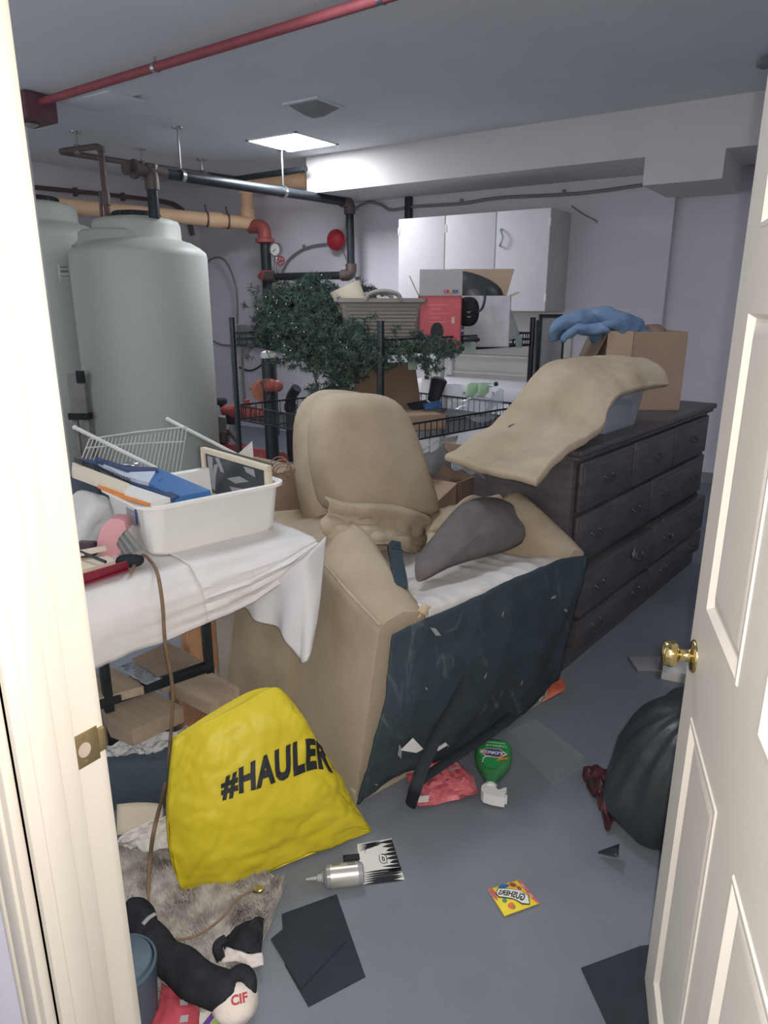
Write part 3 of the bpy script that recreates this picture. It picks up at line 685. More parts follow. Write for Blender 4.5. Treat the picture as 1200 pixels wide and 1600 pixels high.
for (a, b, lab) in ((730, 746, 'left pale green note over the edge of the base cupboard worktop'), (747, 763, 'right curled pale green note over the edge of the base cupboard worktop')):
    x0, x1 = Py(a, 608, yb_-.01).x, Py(b, 608, yb_-.01).x; zt, zl = Py(a, 600, yb_).z, Py(a, 620, yb_).z
    rows = [[(x, yb_-.008-.02*sin(3*u+v*2)*v, zt+(zl-zt)*v) for u, x in ((i/5, x0+(x1-x0)*i/5) for i in range(6))] for v in [j/5 for j in range(6)]]
    rows = [[(x, yb_+.08, zt+.005) for x, _, _ in rows[0]]] + rows
    mb = MB(); mb.grid(rows); tag(build(mb, 'paper_note', GREENP, solid=.002), lab, 'paper')
# narrow white housing standing on the worktop
a, b = Py(660, 575, 6.2), Py(690, 668, 6.2); hs = thing('upright_housing', 'narrow white plastic housing standing left of the base cupboard worktop', 'housing', (a.x, 6.2, 0))
mb = MB(); mb.bx(Py(662, 600, 6.05).x, Py(676, 600, 6.05).x, 6.0, 6.09, 0, Py(668, 572, 6.05).z, .01); build(mb, 'front_strip', PAPER, hs)
mb = MB(); mb.bx(Py(677, 600, 6.05).x, Py(692, 600, 6.05).x, 6.0, 6.09, 0, Py(680, 556, 6.05).z, .015); build(mb, 'rear_strip', WGREY, hs)
for py in (569, 582, 590):
    p = Py(667, py, 6.0); mb = MB(); mb.box((p.x, 5.998, p.z), (.05, .004, .03)); build(mb, 'marking', DKPK, hs)

# wire rack ------------------------------------------------------
N_ = Pd(595, 505, 3.47); fL = 3.47*1.245
L_ = Pd(362, 497, fL); R_ = Pd(833, 499, fL)
ztop = 1.53
n0, l0, r0 = Vector((N_.x, N_.y, 0)), Vector((L_.x, L_.y, 0)), Vector((R_.x, R_.y, 0)); b0 = l0+r0-n0
rk = thing('wire_rack', 'black wire shelving rack holding the garland, basket and boxes', 'shelf', n0)
for p in (n0, l0, r0, b0):
    mb = MB(); mb.tube([p, p+Vector((0, 0, ztop))], .0165, 14); po = build(mb, 'post', RACK, rk)
    mb = MB()
    for k in range(int(ztop/.025)): mb.lathe([(.0167, -.0015), (.0176, 0), (.0167, .0015)], p+Vector((0, 0, .03+k*.025)), None, 10)
    build(mb, 'groove', RACK, po, stuff=True)
def shelf(zlo, zhi, midrail, nw):
    for a, b in ((n0, r0), (n0, l0), (l0, b0), (r0, b0)):
        mb = MB()
        for z in [zlo, zhi]+([(zlo+zhi)/2] if midrail else []): mb.tube([a+Vector((0, 0, z)), b+Vector((0, 0, z))], .0055, 6)
        build(mb, 'rim_rail', RACK, rk)
        mb = MB(); d = b-a; k = int(d.length/.045)
        for i in range(1, k): p = a+d*i/k; mb.tube([p+Vector((0, 0, zlo)), p+Vector((0, 0, zhi))], .0028, 5)
        build(mb, 'rim_wire', RACK, rk, stuff=True)
    mb = MB()
    for i in range(nw+1):
        a = n0.lerp(r0, i/nw); mb.tube([a+Vector((0, 0, zlo+.004)), a+(l0-n0)+Vector((0, 0, zlo+.004))], .0026, 5, cap=False)
    for i in range(1, 4):
        a = n0.lerp(l0, i/4); mb.tube([a+Vector((0, 0, zlo-.004)), a+(r0-n0)+Vector((0, 0, zlo-.004))], .005, 6)
    build(mb, 'shelf_wire', RACK, rk, stuff=True)
Z1, Z1h = 1.372, 1.442; Z2, Z2h = .925, 1.012
shelf(Z1, Z1h, True, 44); shelf(Z2, Z2h, False, 44)
shelf_z3 = .25
# price tags hanging on the right rim
un = (r0-n0).normalized(); outn = Vector((un.y, -un.x, 0)); outn = outn if outn.dot(-n0) > 0 else -outn
for (px0, py0, px1, py1, lab) in ((636, 551, 652, 578, 'pale green tag on the upper rack rim next to the garland end'), (724, 528, 743, 552, 'pale green tag on the upper rack rim below the cap'), (804, 524, 815, 543, 'small pale green tag on the upper rack rim beside the right post')):
    a = Pp(px0, py0, n0+outn*.012, outn); b = Pp(px1, py0, n0+outn*.012, outn); c = Pp(px1, py1, n0+outn*.03, outn); d = Pp(px0+2, py1, n0+outn*.03, outn)
    mb = MB(); mb.prism([a, b, c, d], outn*.002); tag(build(mb, 'shelf_tag', TAGP), lab, 'tag')

# things on the upper shelf --------------------------------------
ez = Vector((0, 0, 1))
def on1(px, f, z=Z1+.008): p = Pd(px, 540, f); return Vector((p.x, p.y, z))
# wicker basket
bo = on1(594, 3.98); ux = (RGT*.97+FWD*.10).normalized(); Mb = frame(bo, ux)
def rloop(hx, hy, z, r=.03, M=None, k=4):
    out = []
    for cx_, cy_, a0 in ((hx-r, hy-r, 0), (-hx+r, hy-r, 90), (-hx+r, -hy+r, 180), (hx-r, -hy+r, 270)):
        for i in range(k+1): a = radians(a0+90*i/k); out.append((cx_+r*cos(a), cy_+r*sin(a), z))
    return out
def fz(px, py, f): return Pd(px, py, f).z
zt = fz(594, 466, 3.9)
hx0, hx1 = .185, .222; bh = zt-bo.z
bk = thing('laundry_basket', 'grey woven plastic basket between the garland and the red box', 'basket', bo, math.atan2(ux.y, ux.x)); FRM[bk.name] = Mb
bk.matrix_world = Mb
mb = MB(Mb); mb.loft([rloop(hx0, .14, 0), rloop(hx0+.02, .155, bh*.5), rloop(hx1, .175, bh), rloop(hx1+.012, .187, bh), rloop(hx1+.012, .187, bh-.02), rloop(hx1+.002, .177, bh-.025)], cap=False)
mb.loft([rloop(hx1-.006, .169, bh), rloop(hx0+.01, .15, bh*.5), rloop(hx0-.008, .132, .008)], cap=False); mb.face(rloop(hx0, .14, 0)); mb.face(rloop(hx0-.008, .132, .008))
build(mb, 'basket_body', WICKER, bk, recalc=True)
mb = MB(Mb); nb = 12
for j in range(nb):
    z = bh*(.06+.8*j/(nb-1)); f = z/bh; hx = hx0+(hx1-hx0)*f; hy = .14+.035*f
    for i in range(22):
        x = -hx+.03+(2*hx-.06)*(i+.5*(j % 2))/22
        mb.box((x, -hy-.003, z), (.0165, .006, bh*.045), None)
build(mb, 'weave', WICKER, bk, stuff=True)
for y in (-.182, .182):
    mb = MB(Mb); mb.tube(spline([(-.09, y, bh-.01), (-.07, y, bh+.02), (0, y, bh+.034), (.07, y, bh+.02), (.09, y, bh-.01)], 5), .012, 8); build(mb, 'handle', WICKER, bk)
for s_ in (-1, 1):
    mb = MB(Mb); mb.tube(spline([(s_*(hx1+.006), -.08, bh), (s_*(hx1+.01), -.05, bh+.025), (s_*(hx1+.01), .05, bh+.025), (s_*(hx1+.006), .08, bh)], 5), .011, 8); build(mb, 'handle', WICKER, bk)
# pale paper roll leaning out of the basket
a = Mb @ Vector((-.12, -.02, bh-.12)); tdir = (Pd(543, 452, 3.95)-Pd(552, 490, 3.95)).normalized()
c1 = Pd(541, 452, 3.95); mb = MB()
axr = (Pd(536, 447, 3.95)-Pd(549, 478, 3.95)).normalized(); base = Pd(552, 480, 3.95)
mb.lathe([(.075, -.1), (.085, .115), (.079, .115), (.07, -.1)], base, axr, 32); tag(build(mb, 'lamp_shade', CREAMP), 'cream drum-shaped shade tipped into the basket', 'shade')
# red printed box with grey flap up
def carton(name, label, o, ux, sx, sy, sz, m, open_=False, m2=None):
    M = frame(o, ux); t = thing(name, label, 'box', o); t.matrix_world = M; FRM[t.name] = M
    mb = MB(M)
    if open_:
        e = .006
        mb.bx(-sx/2, sx/2, -sy/2, -sy/2+e, 0, sz); mb.bx(-sx/2, sx/2, sy/2-e, sy/2, 0, sz); mb.bx(-sx/2, -sx/2+e, -sy/2, sy/2, 0, sz); mb.bx(sx/2-e, sx/2, -sy/2, sy/2, 0, sz); mb.bx(-sx/2, sx/2, -sy/2, sy/2, 0, e)
    else: mb.bx(-sx/2, sx/2, -sy/2, sy/2, 0, sz, .003)
    build(mb, 'body', m, t); return t, M
def flap(M, p0, p1, tip, m, t, e=.005, name='flap', taper=.02):
    p0, p1, tip = Vector(p0), Vector(p1), Vector(tip); d = (p1-p0).normalized()*taper
    n = (p1-p0).cross(tip).normalized()*e
    mb = MB(M); mb.prism([p0, p1, p1+tip-d, p0+tip+d], n); return build(mb, name, m, t)
uB = (RGT*.995-FWD*.05).normalized()
o = on1(686, 3.93); zt = fz(686, 462, 3.84); ww = .222
t, M = carton('red_product_box', 'red and white printed box with a grey flap standing open', o, uB, ww, .2, zt-o.z, REDBOX, True)
hb = zt-o.z
f1 = flap(M, (-ww/2, -.1, hb), (ww/2, -.1, hb), (.0, -.005, fz(686, 421, 3.83)-zt), GREYC, t, taper=.001)
for i, m in enumerate((REDBOX, MAROON, ORNG, BLUEL, BLUEL)):
    mb = MB(M); mb.box((.02+i*.016, -.108, hb+.022), (.011, .002, .014)); build(mb, 'colour_patch', m, f1)
flap(M, (-ww/2, .1, hb), (-ww/2, -.1, hb), (-.05, 0, .10), CARDD, t); flap(M, (ww/2, .1, hb), (-ww/2, .1, hb), (0, .05, .08), CARDD, t)
pr = decal(ell(0, 0, .034, .046, 20), M @ Matrix.Translation((-.015, -.1, hb*.33)) @ Matrix.Rotation(radians(90), 4, 'X'), .0, 'printed_speaker', INK, t, .001)
decal(rect(-.045, .035, hb*.06, hb*.16), M @ Matrix.Translation((-.005, -.1, 0)) @ Matrix.Rotation(radians(90), 4, 'X'), .0, 'printed_band', GREYC, t, .001)
for k in range(5): decal(rect(-.08+.01*(k % 2), -.02 if k % 2 else .02, hb*(.5+.08*k), hb*(.512+.08*k)), M @ Matrix.Translation((.02, -.1, 0)) @ Matrix.Rotation(radians(90), 4, 'X'), .0, 'printed_line', mat('pale_red_print', 'cf7d80', .5), t, .0008)
decal(rect(.04, .056, hb*.48, hb*.6), M @ Matrix.Translation((.02, -.1, 0)) @ Matrix.Rotation(radians(90), 4, 'X'), .0, 'printed_sticker', TAN, t, .0009)
# white box behind it, open, brown flap and black bag in it
o2 = on1(752, 4.06); zt2 = fz(752, 462, 3.95)
t, M = carton('white_product_box', 'white printed box with a brown flap and a black bag in its top', o2, uB, .285, .2, zt2-o2.z, mat('grey_white_print', 'b3b3ba', .6, var=.12, scale=14), True); h2 = zt2-o2.z
flap(M, (-.14, .1, h2), (.14, .1, h2), (.0, .03, .145), CARD, t, taper=-.04); flap(M, (.1425, -.1, h2), (.1425, .1, h2), (.045, 0, .02), CARDL, t)
for i in range(2): decal(rect(-.14, -.105, .065+.03*i, .082+.03*i), M @ Matrix.Translation((0, -.1, 0)) @ Matrix.Rotation(radians(90), 4, 'X'), 0, 'printed_strip', BLUEL, t, .001)
mb = MB(); c = M @ Vector((-.045, .0, h2-.02)); mb.loft([[tuple(c+RGT*(.15*cos(a)*s_+dx)+FWD*(.07*sin(a)*s_)+ez*z) for a in [2*pi*i/14 for i in range(14)]] for s_, z, dx in ((.8, -.06, .02), (1, 0, .02), (.98, .06, .01), (.75, .11, -.03), (.35, .14, -.06), (.05, .15, -.07))]); tag(build(mb, 'black_bag', BAGB, sub=1), 'black bag bulging from the top of the white product box', 'bag')
# black device with strap hanging on its front
c = Pd(731, 487, 3.9); mb = MB(); Mh = frame(c, RGT, (0, -0.02, 1))
ln = lambda s_, y: [(.062*s_*math.copysign(abs(cos(a))**.75, cos(a)), y, .078*s_*math.copysign(abs(sin(a))**.8, sin(a))) for a in [2*pi*i/24 for i in range(24)]]
cap_ = thing('black_hat', 'black cap with a strap hung against the white product box', 'cap', c); cap_.matrix_world = Mh; FRM[cap_.name] = Mh
mb = MB(Mh); mb.loft([ln(.97, .03), ln(1, .0), ln(.93, -.02), ln(.7, -.036), ln(.3, -.042)]); build(mb, 'cap_body', BLACKC, cap_, sub=1)
mb = MB(); mb.tube(spline([Pd(716, 468, 3.93), Pd(722, 472, 3.88), Pd(726, 478, 3.88)], 5), .008, 8); mb.tube(spline([Pd(758, 455, 3.93), Pd(757, 470, 3.88), Pd(753, 482, 3.88), Pd(744, 489, 3.88)], 5), .007, 8); build(mb, 'strap', BLACK, cap_)
mb = MB(Mh); mb.tube([(-.008, -.043, .002), (0, -.046, -.004), (.008, -.043, .002)], .0016, 6); mb.tube([(-.008, -.042, -.026), (.010, -.042, -.025)], .0012, 6); build(mb, 'white_mark', PAPER, cap_)
# clear tube with yellow contents and red lid leaning on the right
a, b = Pd(797, 530, 4.05), Pd(779, 470, 4.05); yt = thing('clear_tube', 'clear tube with yellow contents and a dark red lid leaning on the white box', 'tube', a)
d = (b-a).normalized(); mb = MB(); mb.lathe([(.056, 0), (.058, .02), (.052, .14), (.042, .2), (.04, .21)], a, d, 24); build(mb, 'tube_body', FROST, yt)
mb = MB(); mb.lathe([(.042, .205), (.042, .235), (.036, .24), (0, .24)], a, d, 24); build(mb, 'lid', MAROON, yt)
mb = MB(); mb.lathe([(.036, .012), (.034, .16), (0, .16)], a+RGT*.008, d, 18); build(mb, 'contents', mat('yellow_contents', 'c9b04a', .6, var=.15, scale=20), yt)
# black sunglasses case / lid on the rim
mb = MB(); c = Pd(733, 530, 3.86); mb.loft([[tuple(c+RGT*(.06*cos(a)*s_)+FWD*.03*sin(a)*s_+ez*z) for a in [2*pi*i/14 for i in range(14)]] for s_, z in ((.9, -.012), (1, 0), (.8, .012), (.3, .018))]); tag(build(mb, 'sunglasses', BLACK), 'black glasses on the upper rack rim behind the green tag', 'glasses')

# green garland: heap on the left of the shelf, tail hanging down, end along the rim
gl = thing('artificial_garland', 'heap of green artificial garland on the upper rack shelf', 'garland', on1(480, 4.1))
rnd = random.Random(3)
def needles(mb, p, ax, n, L, wd):
    for i in range(n):
        d = Vector((rnd.gauss(0, 1), rnd.gauss(0, 1), rnd.gauss(0, 1))); d = (d - ax*d.dot(ax)*.6).normalized(); q = d.orthogonal().normalized()
        q = Matrix.Rotation(rnd.random()*6.28, 3, d) @ q; l = L*(.6+.7*rnd.random())
        mb.face_raw(p-q*wd, p+q*wd, p+d*l)
MB.face_raw = lambda s, a, b, c: s.bm.faces.new([s.bm.verts.new(a), s.bm.verts.new(b), s.bm.verts.new(c)])
heap = [(425, 470, 4.3), (432, 500, 4.15), (440, 530, 4.05), (450, 450, 4.35), (470, 440, 4.35), (475, 470, 4.1), (470, 510, 3.95), (500, 445, 4.3), (505, 480, 4.0), (500, 520, 3.85), (522, 460, 4.2), (528, 500, 3.95), (535, 530, 3.8), (550, 445, 4.35), (560, 480, 4.3), (480, 540, 3.9), (420, 455, 4.4), (416, 525, 4.2), (455, 545, 4.0), (515, 545, 3.85), (550, 550, 3.75), (575, 552, 3.6), (545, 520, 3.72), (480, 430, 4.4), (408, 485, 4.35), (470, 470, 4.35), (510, 500, 4.3), (440, 480, 4.4)]
tail = [(520, 548, 3.75), (540, 560, 3.7), (548, 572, 3.7), (535, 585, 3.7), (508, 582, 3.75), (525, 570, 3.7), (548, 590, 3.7), (540, 604, 3.7), (518, 605, 3.72), (498, 612, 3.75), (500, 622, 3.75), (488, 570, 3.85)]
end = [(590, 556, 3.5), (610, 554, 3.5), (630, 550, 3.5), (650, 546, 3.55), (668, 543, 3.58), (685, 545, 3.62), (700, 548, 3.66), (706, 541, 3.7), (665, 560, 3.56), (672, 568, 3.56), (655, 532, 3.6), (680, 533, 3.64)]
mb = MB(); core = MB()
for lst, k, spread, ln_ in ((heap, 62, .05, .034), (tail, 16, .026, .026), (end, 16, .032, .024)):
    for (px, py, f) in lst:
        if lst is heap: px, py = px+10, 500+(py-500)*.84+8
        p = Pd(px, py, f)
        for i in range(k):
            a = p + Vector((rnd.gauss(0, spread), rnd.gauss(0, spread), rnd.gauss(0, spread*.75)))
            ax = Vector((rnd.gauss(0, 1), rnd.gauss(0, 1), rnd.gauss(0, .7))).normalized(); L = ln_*1.5
            for j in range(5): needles(mb, a+ax*(L*j/5), ax, 6, ln_, .0032)
gb_ = build(mb, 'needles', GREEN, gl, stuff=True, recalc=False)
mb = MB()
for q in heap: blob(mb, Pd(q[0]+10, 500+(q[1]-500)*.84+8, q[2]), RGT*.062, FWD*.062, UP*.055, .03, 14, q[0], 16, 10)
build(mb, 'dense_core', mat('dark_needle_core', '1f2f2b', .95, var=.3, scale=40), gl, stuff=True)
mb = MB(); path = spline([Pd(*q) for q in [heap[i] for i in (16, 0, 1, 2, 6, 5, 4, 7, 8, 9, 12, 10, 19)]+tail], 4); mb.tube(path, .006, 6); build(mb, 'stem', mat('dark_stem', '2c3a34', .8), gl)
mb = MB()
for i in range(26):
    q = rnd.choice(heap); p = Pd(q[0]+rnd.gauss(0, 12), q[1]+rnd.gauss(0, 10), q[2]-.16-rnd.random()*.05); mb.ball(p, .0032, u=6, v=4)
build(mb, 'mini_bulb', BULB, gl, stuff=True)
# dark gleaming ornament at the basket rim
mb = MB(); mb.ball(Pd(578, 457, 4.1), .014, (1, 1, 1.3)); tag(build(mb, 'ornament', BLACK), 'tiny dark ornament poking above the basket rim', 'ornament')

# second shelf ---------------------------------------------------
def on2(px, f): p = Pd(px, 600, f); return Vector((p.x, p.y, Z2+.008))
o = on2(622, 3.98); uC = (RGT*.93+FWD*.36).normalized()
t, M = carton('flat_carton', 'flat opened brown carton on the lower rack shelf', o, uC, .46, .3, .085, CARD, True)
flap(M, (-.21, .15, .085), (.21, .15, .085), (0, .06, .26), CARDD, t); flap(M, (.23, -.15, .085), (.23, .15, .085), (.02, 0, -.005), CARDL, t); flap(M, (-.2, -.15, .083), (.2, -.15, .083), (0, .2, .012), CARDL, t)
a, b = Pd(677, 626, 4.15), Pd(685, 598, 4.2); cp = thing('black_tumbler', 'black tumbler leaning over the flat carton on the lower rack shelf', 'cup', a); d = (b-a).normalized()
a.z = max(a.z, Z2+.05); mb = MB(); mb.lathe([(0, 0), (.036, 0), (.038, .02), (.047, .125), (.044, .125), (.036, .02), (0, .02)], a, d, 24); build(mb, 'cup', BLACK, cp)
mb = MB(); mb.lathe([(.047, .122), (.05, .128), (.047, .134), (.044, .128), (.047, .122)], a, d, 24); build(mb, 'rim', GREYBOX, cp)
a = Pd(676, 633, 4.0); mb = MB(frame(a, RGT, Vector((0, -.3, 1)))); mb.box((0, 0, 0), (.10, .06, .02), .25, .003); tag(build(mb, 'blue_booklet', BLUE), 'small blue booklet beside the black tumbler', 'book')
a = Pd(655, 633, 4.05); mb = MB(frame(a, RGT, (.2, -.3, 1))); mb.box((0, 0, 0), (.12, .08, .008), .4); tag(build(mb, 'dark_card', BLACK), 'dark flat card lying left of the blue booklet', 'card')
a = Pd(765, 640, 4.2); a.z = Z2+.03; b = Pd(785, 606, 4.25); cb = thing('clear_bottle', 'crumpled clear bottle with a green cap on the lower rack shelf', 'bottle', a); d = (b-a).normalized()
mb = MB(); mb.lathe([(0, 0), (.038, .002), (.042, .03), (.036, .06), (.042, .09), (.037, .13), (.018, .17), (.016, .185), (0, .186)], a, d, 18); build(mb, 'bottle_body', CLEAR, cb)
k = Pd(775, 600, 4.2); mb = MB(); mb.ball(k, .014); build(mb, 'cap', mat('green_cap', '3f6a52', .5), cb)
mb = MB(); rows = [[Pd(700+70*u+6*sin(9*v), 622+34*v+5*sin(7*u+3*v), 4.15-.18*v+.03*sin(8*u)) for u in [i/8 for i in range(9)]] for v in [j/6 for j in range(7)]]; mb.grid(rows); tag(build(mb, 'plastic_film', CLEAR, solid=.001), 'crumpled clear film draped over the lower rack shelf rim', 'plastic')
# dark framed board leaning right of the rack
a, b = Pd(843, 491, 4.75), Pd(884, 491, 4.75); fr = thing('framed_board', 'grey board in a thin dark frame leaning right of the rack', 'board', Vector((a.x, a.y, 0)))
M = frame(Vector((a.x, a.y, 0)), RGT); wd_ = (b-a).dot(RGT); zt = a.z
mb = MB(M); mb.bx(.012, wd_, .0, .012, .01, zt-.012); build(mb, 'board', GREYBOX, fr)
mb = MB(M); mb.bx(0, .018, -.008, .02, 0, zt); mb.bx(0, wd_, -.008, .02, zt-.02, zt); mb.bx(wd_-.012, wd_, -.008, .02, 0, zt); build(mb, 'frame', RACK, fr)
a = Pd(845, 500, 4.62); M = frame(Vector((a.x, a.y, 0)), RGT); mb = MB(M); mb.bx(-.025, .0, 0, .03, 0, a.z+.0, .003); tag(build(mb, 'black_rail', RACK), 'black upright rail between the right rack post and the framed board', 'rail')
# ================================================================ FURNITURE
# ---------------------------------------------------------------- armchair
FL = Pz(555, 1258, 0); UX = Wd(.772, .636, 0); MC = frame(FL, UX); MCi = MC.inverted()
YD = (MC.to_3x3() @ Vector((0, 1, 0)))
ch = thing('armchair', 'beige armchair with its seat cushion gone and black lining hanging in front', 'armchair', FL); ch.matrix_world = MC; FRM[ch.name] = MC
def cp_(px, py, y0, lean=0, z0=.6):          # pixel -> chair-local point on a plane leaning back
    d = MCi.to_3x3() @ ray(px, py); o = MCi @ C0
    t = (y0 + lean*(o.z-z0) - o.y)/(d.y - lean*d.z); return o + d*t
def armloop(y, ob, ot, it, ib, zb=.02, rnd_=.04):
    (xa, za), (xb, zb2) = ot, it
    pts = [(ob, y, zb), (ob+(xa-ob)*.5, y, za*.5), (xa-.003, y, za-rnd_), (xa+.006, y, za-rnd_*.25), (xa+rnd_*.8, y, za+.004), ((xa+xb)/2, y, (za+zb2)/2+.022), (xb-rnd_*.9, y, zb2+.006), (xb-.004, y, zb2-rnd_*.3), (xb+.004, y, zb2-rnd_), (ib, y, .45), (ib, y, zb)]
    return pts
mb = MB(MC)
mb.loft([armloop(-.005, .0, (.10, .63), (.31, .62), .30), armloop(.03, .0, (.10, .64), (.315, .635), .31), armloop(.2, .0, (.135, .66), (.345, .70), .33), armloop(.42, .0, (.18, .69), (.40, .775), .38), armloop(.62, -.01, (.2, .72), (.44, .80), .42), armloop(.8, -.02, (.2, .70), (.44, .74), .42)])
build(mb, 'left_arm', BEIGE, ch, ang=50)
mb = MB(MC)
mb.loft([armloop(.0, .95, (1.045, .61), (1.195, .64), 1.0), armloop(.05, .95, (1.04, .66), (1.2, .67), 1.02), armloop(.2, .95, (1.045, .75), (1.2, .75), 1.04), armloop(.31, .96, (1.03, .80), (1.205, .81), 1.05), armloop(.345, .97, (1.035, .795), (1.2, .80), 1.05), armloop(.37, .98, (1.045, .74), (1.19, .74), 1.06)])
build(mb, 'right_arm', BEIGE, ch, ang=50)
# outer side panel (vertical strip behind the arm) and back shell
mb = MB(MC)
mb.loft([[(-.012, .44, .02), (-.10, .88, .02), (.1, 1.0, .02), (.3, .9, .02), (.2, .5, .02)], [(.06, .46, .4), (-.02, .88, .45), (.15, .98, .45), (.35, .9, .45), (.25, .5, .4)], [(.12, .47, .62), (.10, .88, .75), (.25, .98, .75), (.45, .9, .75), (.3, .5, .62)]])
build(mb, 'side_panel', BEIGED, ch, ang=30)
LEAN = .28
def bp_(px, py, y0=.70): return cp_(px, py, y0, LEAN, .75)
rowsB = [(905, 545, 690), (860, 522, 684), (820, 506, 680), (780, 498, 668), (735, 494, 656), (690, 493, 642), (660, 497, 628), (635, 508, 614), (620, 526, 598), (614, 545, 574)]
def bloop(py, xl, xr, dy, y0, th, sq=.0):
    a, b = bp_(xl, py, y0), bp_(xr, py, y0); out = []
    c = (a+b)/2; h = (b-a)/2
    for i in range(28):
        t = 2*pi*i/28; cx = math.copysign(abs(cos(t))**.55, cos(t)); sy = math.copysign(abs(sin(t))**.62, sin(t))
        out.append(c + h*cx + Vector((0, dy + th*sy, 0)))
    return out
mb = MB(MC); mb.loft([bloop(py, xl, xr, .12, .70, .14*(1 if py > 630 else .75 if py > 612 else .4)) for py, xl, xr in rowsB]); build(mb, 'back_shell', BEIGED, ch, sub=1, ang=60)
rowsF = [(803, 508, 672), (786, 500, 669), (765, 497, 662), (735, 490, 655), (700, 484, 646), (665, 482, 634), (640, 490, 622), (622, 506, 606), (613, 530, 582)]
mb = MB(MC)
fl_ = []
for i, (py, xl, xr) in enumerate(rowsF):
    lp = bloop(py, xl, xr, -.02, .70, [.10, .145, .14, .125, .11, .10, .095, .08, .05][i])
    lp = [p + Vector((0, -.014*noise.fractal(MC @ p*7, .9, 2, 3) - (.02*noise.noise(MC @ p*13) if i < 3 else 0), 0)) for p in lp]; fl_.append(lp)
mb.loft(fl_); build(mb, 'back_cushion', BEIGE, ch, sub=1, ang=60)
# loose wrinkled cloth under the back cushion
def gridc(pix): return [[MC @ cp_(*q) for q in r] for r in pix]
pt = Patch(gridc([[(505, 780, .58), (545, 790, .56), (600, 792, .55), (655, 803, .56), (676, 815, .60)], [(512, 800, .56), (550, 812, .53), (600, 818, .51), (650, 828, .52), (672, 835, .58)], [(500, 820, .54), (545, 832, .49), (590, 838, .46), (640, 848, .48), (664, 852, .56)], [(520, 850, .52), (560, 856, .47), (598, 850, .44), (632, 862, .47), (655, 868, .56)]]))
mb = MB(); mb.grid(pt.rows(70, 40, .007, 7, 3, fn=lambda u, v: .008*(1-2.2*abs(noise.noise(Vector((u*6+v*2, v*4-u*2, 5)))))*min(1, v*3) - .03*math.exp(-((v-.12)/.10)**2))); build(mb, 'loose_cover', BEIGE, ch, solid=.012, ang=70)
for pts_ in ([(.10, -.012, .632), (.13, .2, .672), (.178, .42, .702), (.198, .6, .732)],):
    mb = MB(MC); mb.tube(spline([Vector(p) for p in pts_], 8), .0055, 8); build(mb, 'piping', BEIGED, ch)
# seat deck in white lining
zd = .585
mb = MB(MC); mb.bx(.31, 1.05, .03, .85, .30, zd, .02); build(mb, 'seat_deck', LINING, ch)
pt = Patch([[MC @ Vector((x, y, z)) for x in (.30, .5, .7, .9, 1.06)] for y, z in ((-.02, .60), (.0, .622), (.06, .625), (.16, .60), (.3, .59))])
mb = MB(); mb.grid(pt.rows(60, 12, .004, 20, 5, fn=lambda u, v: .006*max(0, sin(40*u+3*sin(9*u)+2*v))*(.3+v))); build(mb, 'lining_strip', LINING, ch, solid=.006)
# rolled beige hem behind the pillow, and knot at the arm corner
mb = MB(); mb.tube(spline([MC @ cp_(*q) for q in ((668, 838, .50), (690, 826, .46), (712, 806, .44), (722, 790, .45), (740, 780, .46), (760, 783, .47), (790, 776, .46))], 6), [.011]*37, 8, flat=1.8); build(mb, 'rolled_hem', BEIGE, ch)
pt = Patch(gridc([[(655, 800, .64), (700, 795, .62), (745, 782, .58), (790, 775, .5)], [(668, 838, .50), (704, 818, .47), (748, 800, .46), (790, 790, .46)], [(665, 850, .46), (705, 850, .44), (750, 850, .43), (790, 850, .43)]]))
mb = MB(); mb.grid(pt.rows(20, 10, .012, 10, 2)); build(mb, 'inner_cover', BEIGED, ch, solid=.01)
mb = MB(); k = MC @ cp_(663, 953, -.03); blob(mb, k, RGT*.018, FWD*.012, UP*.02, .008, 40, 3, 12, 8)
for dx, dz in ((-.02, -.03), (.012, -.035), (.02, .012)): mb.tube([k, k+RGT*dx+UP*dz], [.009, .004], 6)
build(mb, 'tied_corner', mat('pale_ties', 'bda98c', .9), ch)
# black lining over the front
top = [(.08, -.03, .615), (.2, -.04, .61), (.33, -.03, .605), (.6, -.02, .605), (.85, -.02, .605), (1.05, -.03, .605), (1.19, -.03, .63)]
PB = [[(612, 992), (640, 978), (668, 966), (735, 936), (800, 905), (868, 877), (918, 866)],
      [(606, 1040), (635, 1035), (668, 1025), (735, 995), (800, 960), (865, 930), (909, 905)],
      [(597, 1100), (635, 1095), (672, 1085), (735, 1050), (800, 1015), (860, 980), (896, 960)],
      [(580, 1170), (625, 1165), (672, 1145), (735, 1110), (795, 1070), (845, 1040), (880, 1015)],
      [(566, 1222), (612, 1205), (665, 1180), (725, 1150), (785, 1118), (838, 1085), (874, 1050)],
      [(557, 1255), (600, 1222), (650, 1195), (718, 1178), (778, 1142), (832, 1098), (872, 1062)]]
yo = [-.035, -.045, -.05, -.05, -.04, -.03]
bulge = [0, -.02, -.03, -.03, -.03, -.02, 0]
pt = Patch([[MC @ cp_(px, py, yo[j]+bulge[i]*(.4+.6*sin(pi*j/5))) for i, (px, py) in enumerate(r)] for j, r in enumerate(PB)])
mb = MB(); mb.grid(pt.rows(56, 40, .012, 7, 9)); build(mb, 'front_lining', DUST, ch, solid=.008)
mb = MB()                                                   # pale worn scraps stuck on the lining
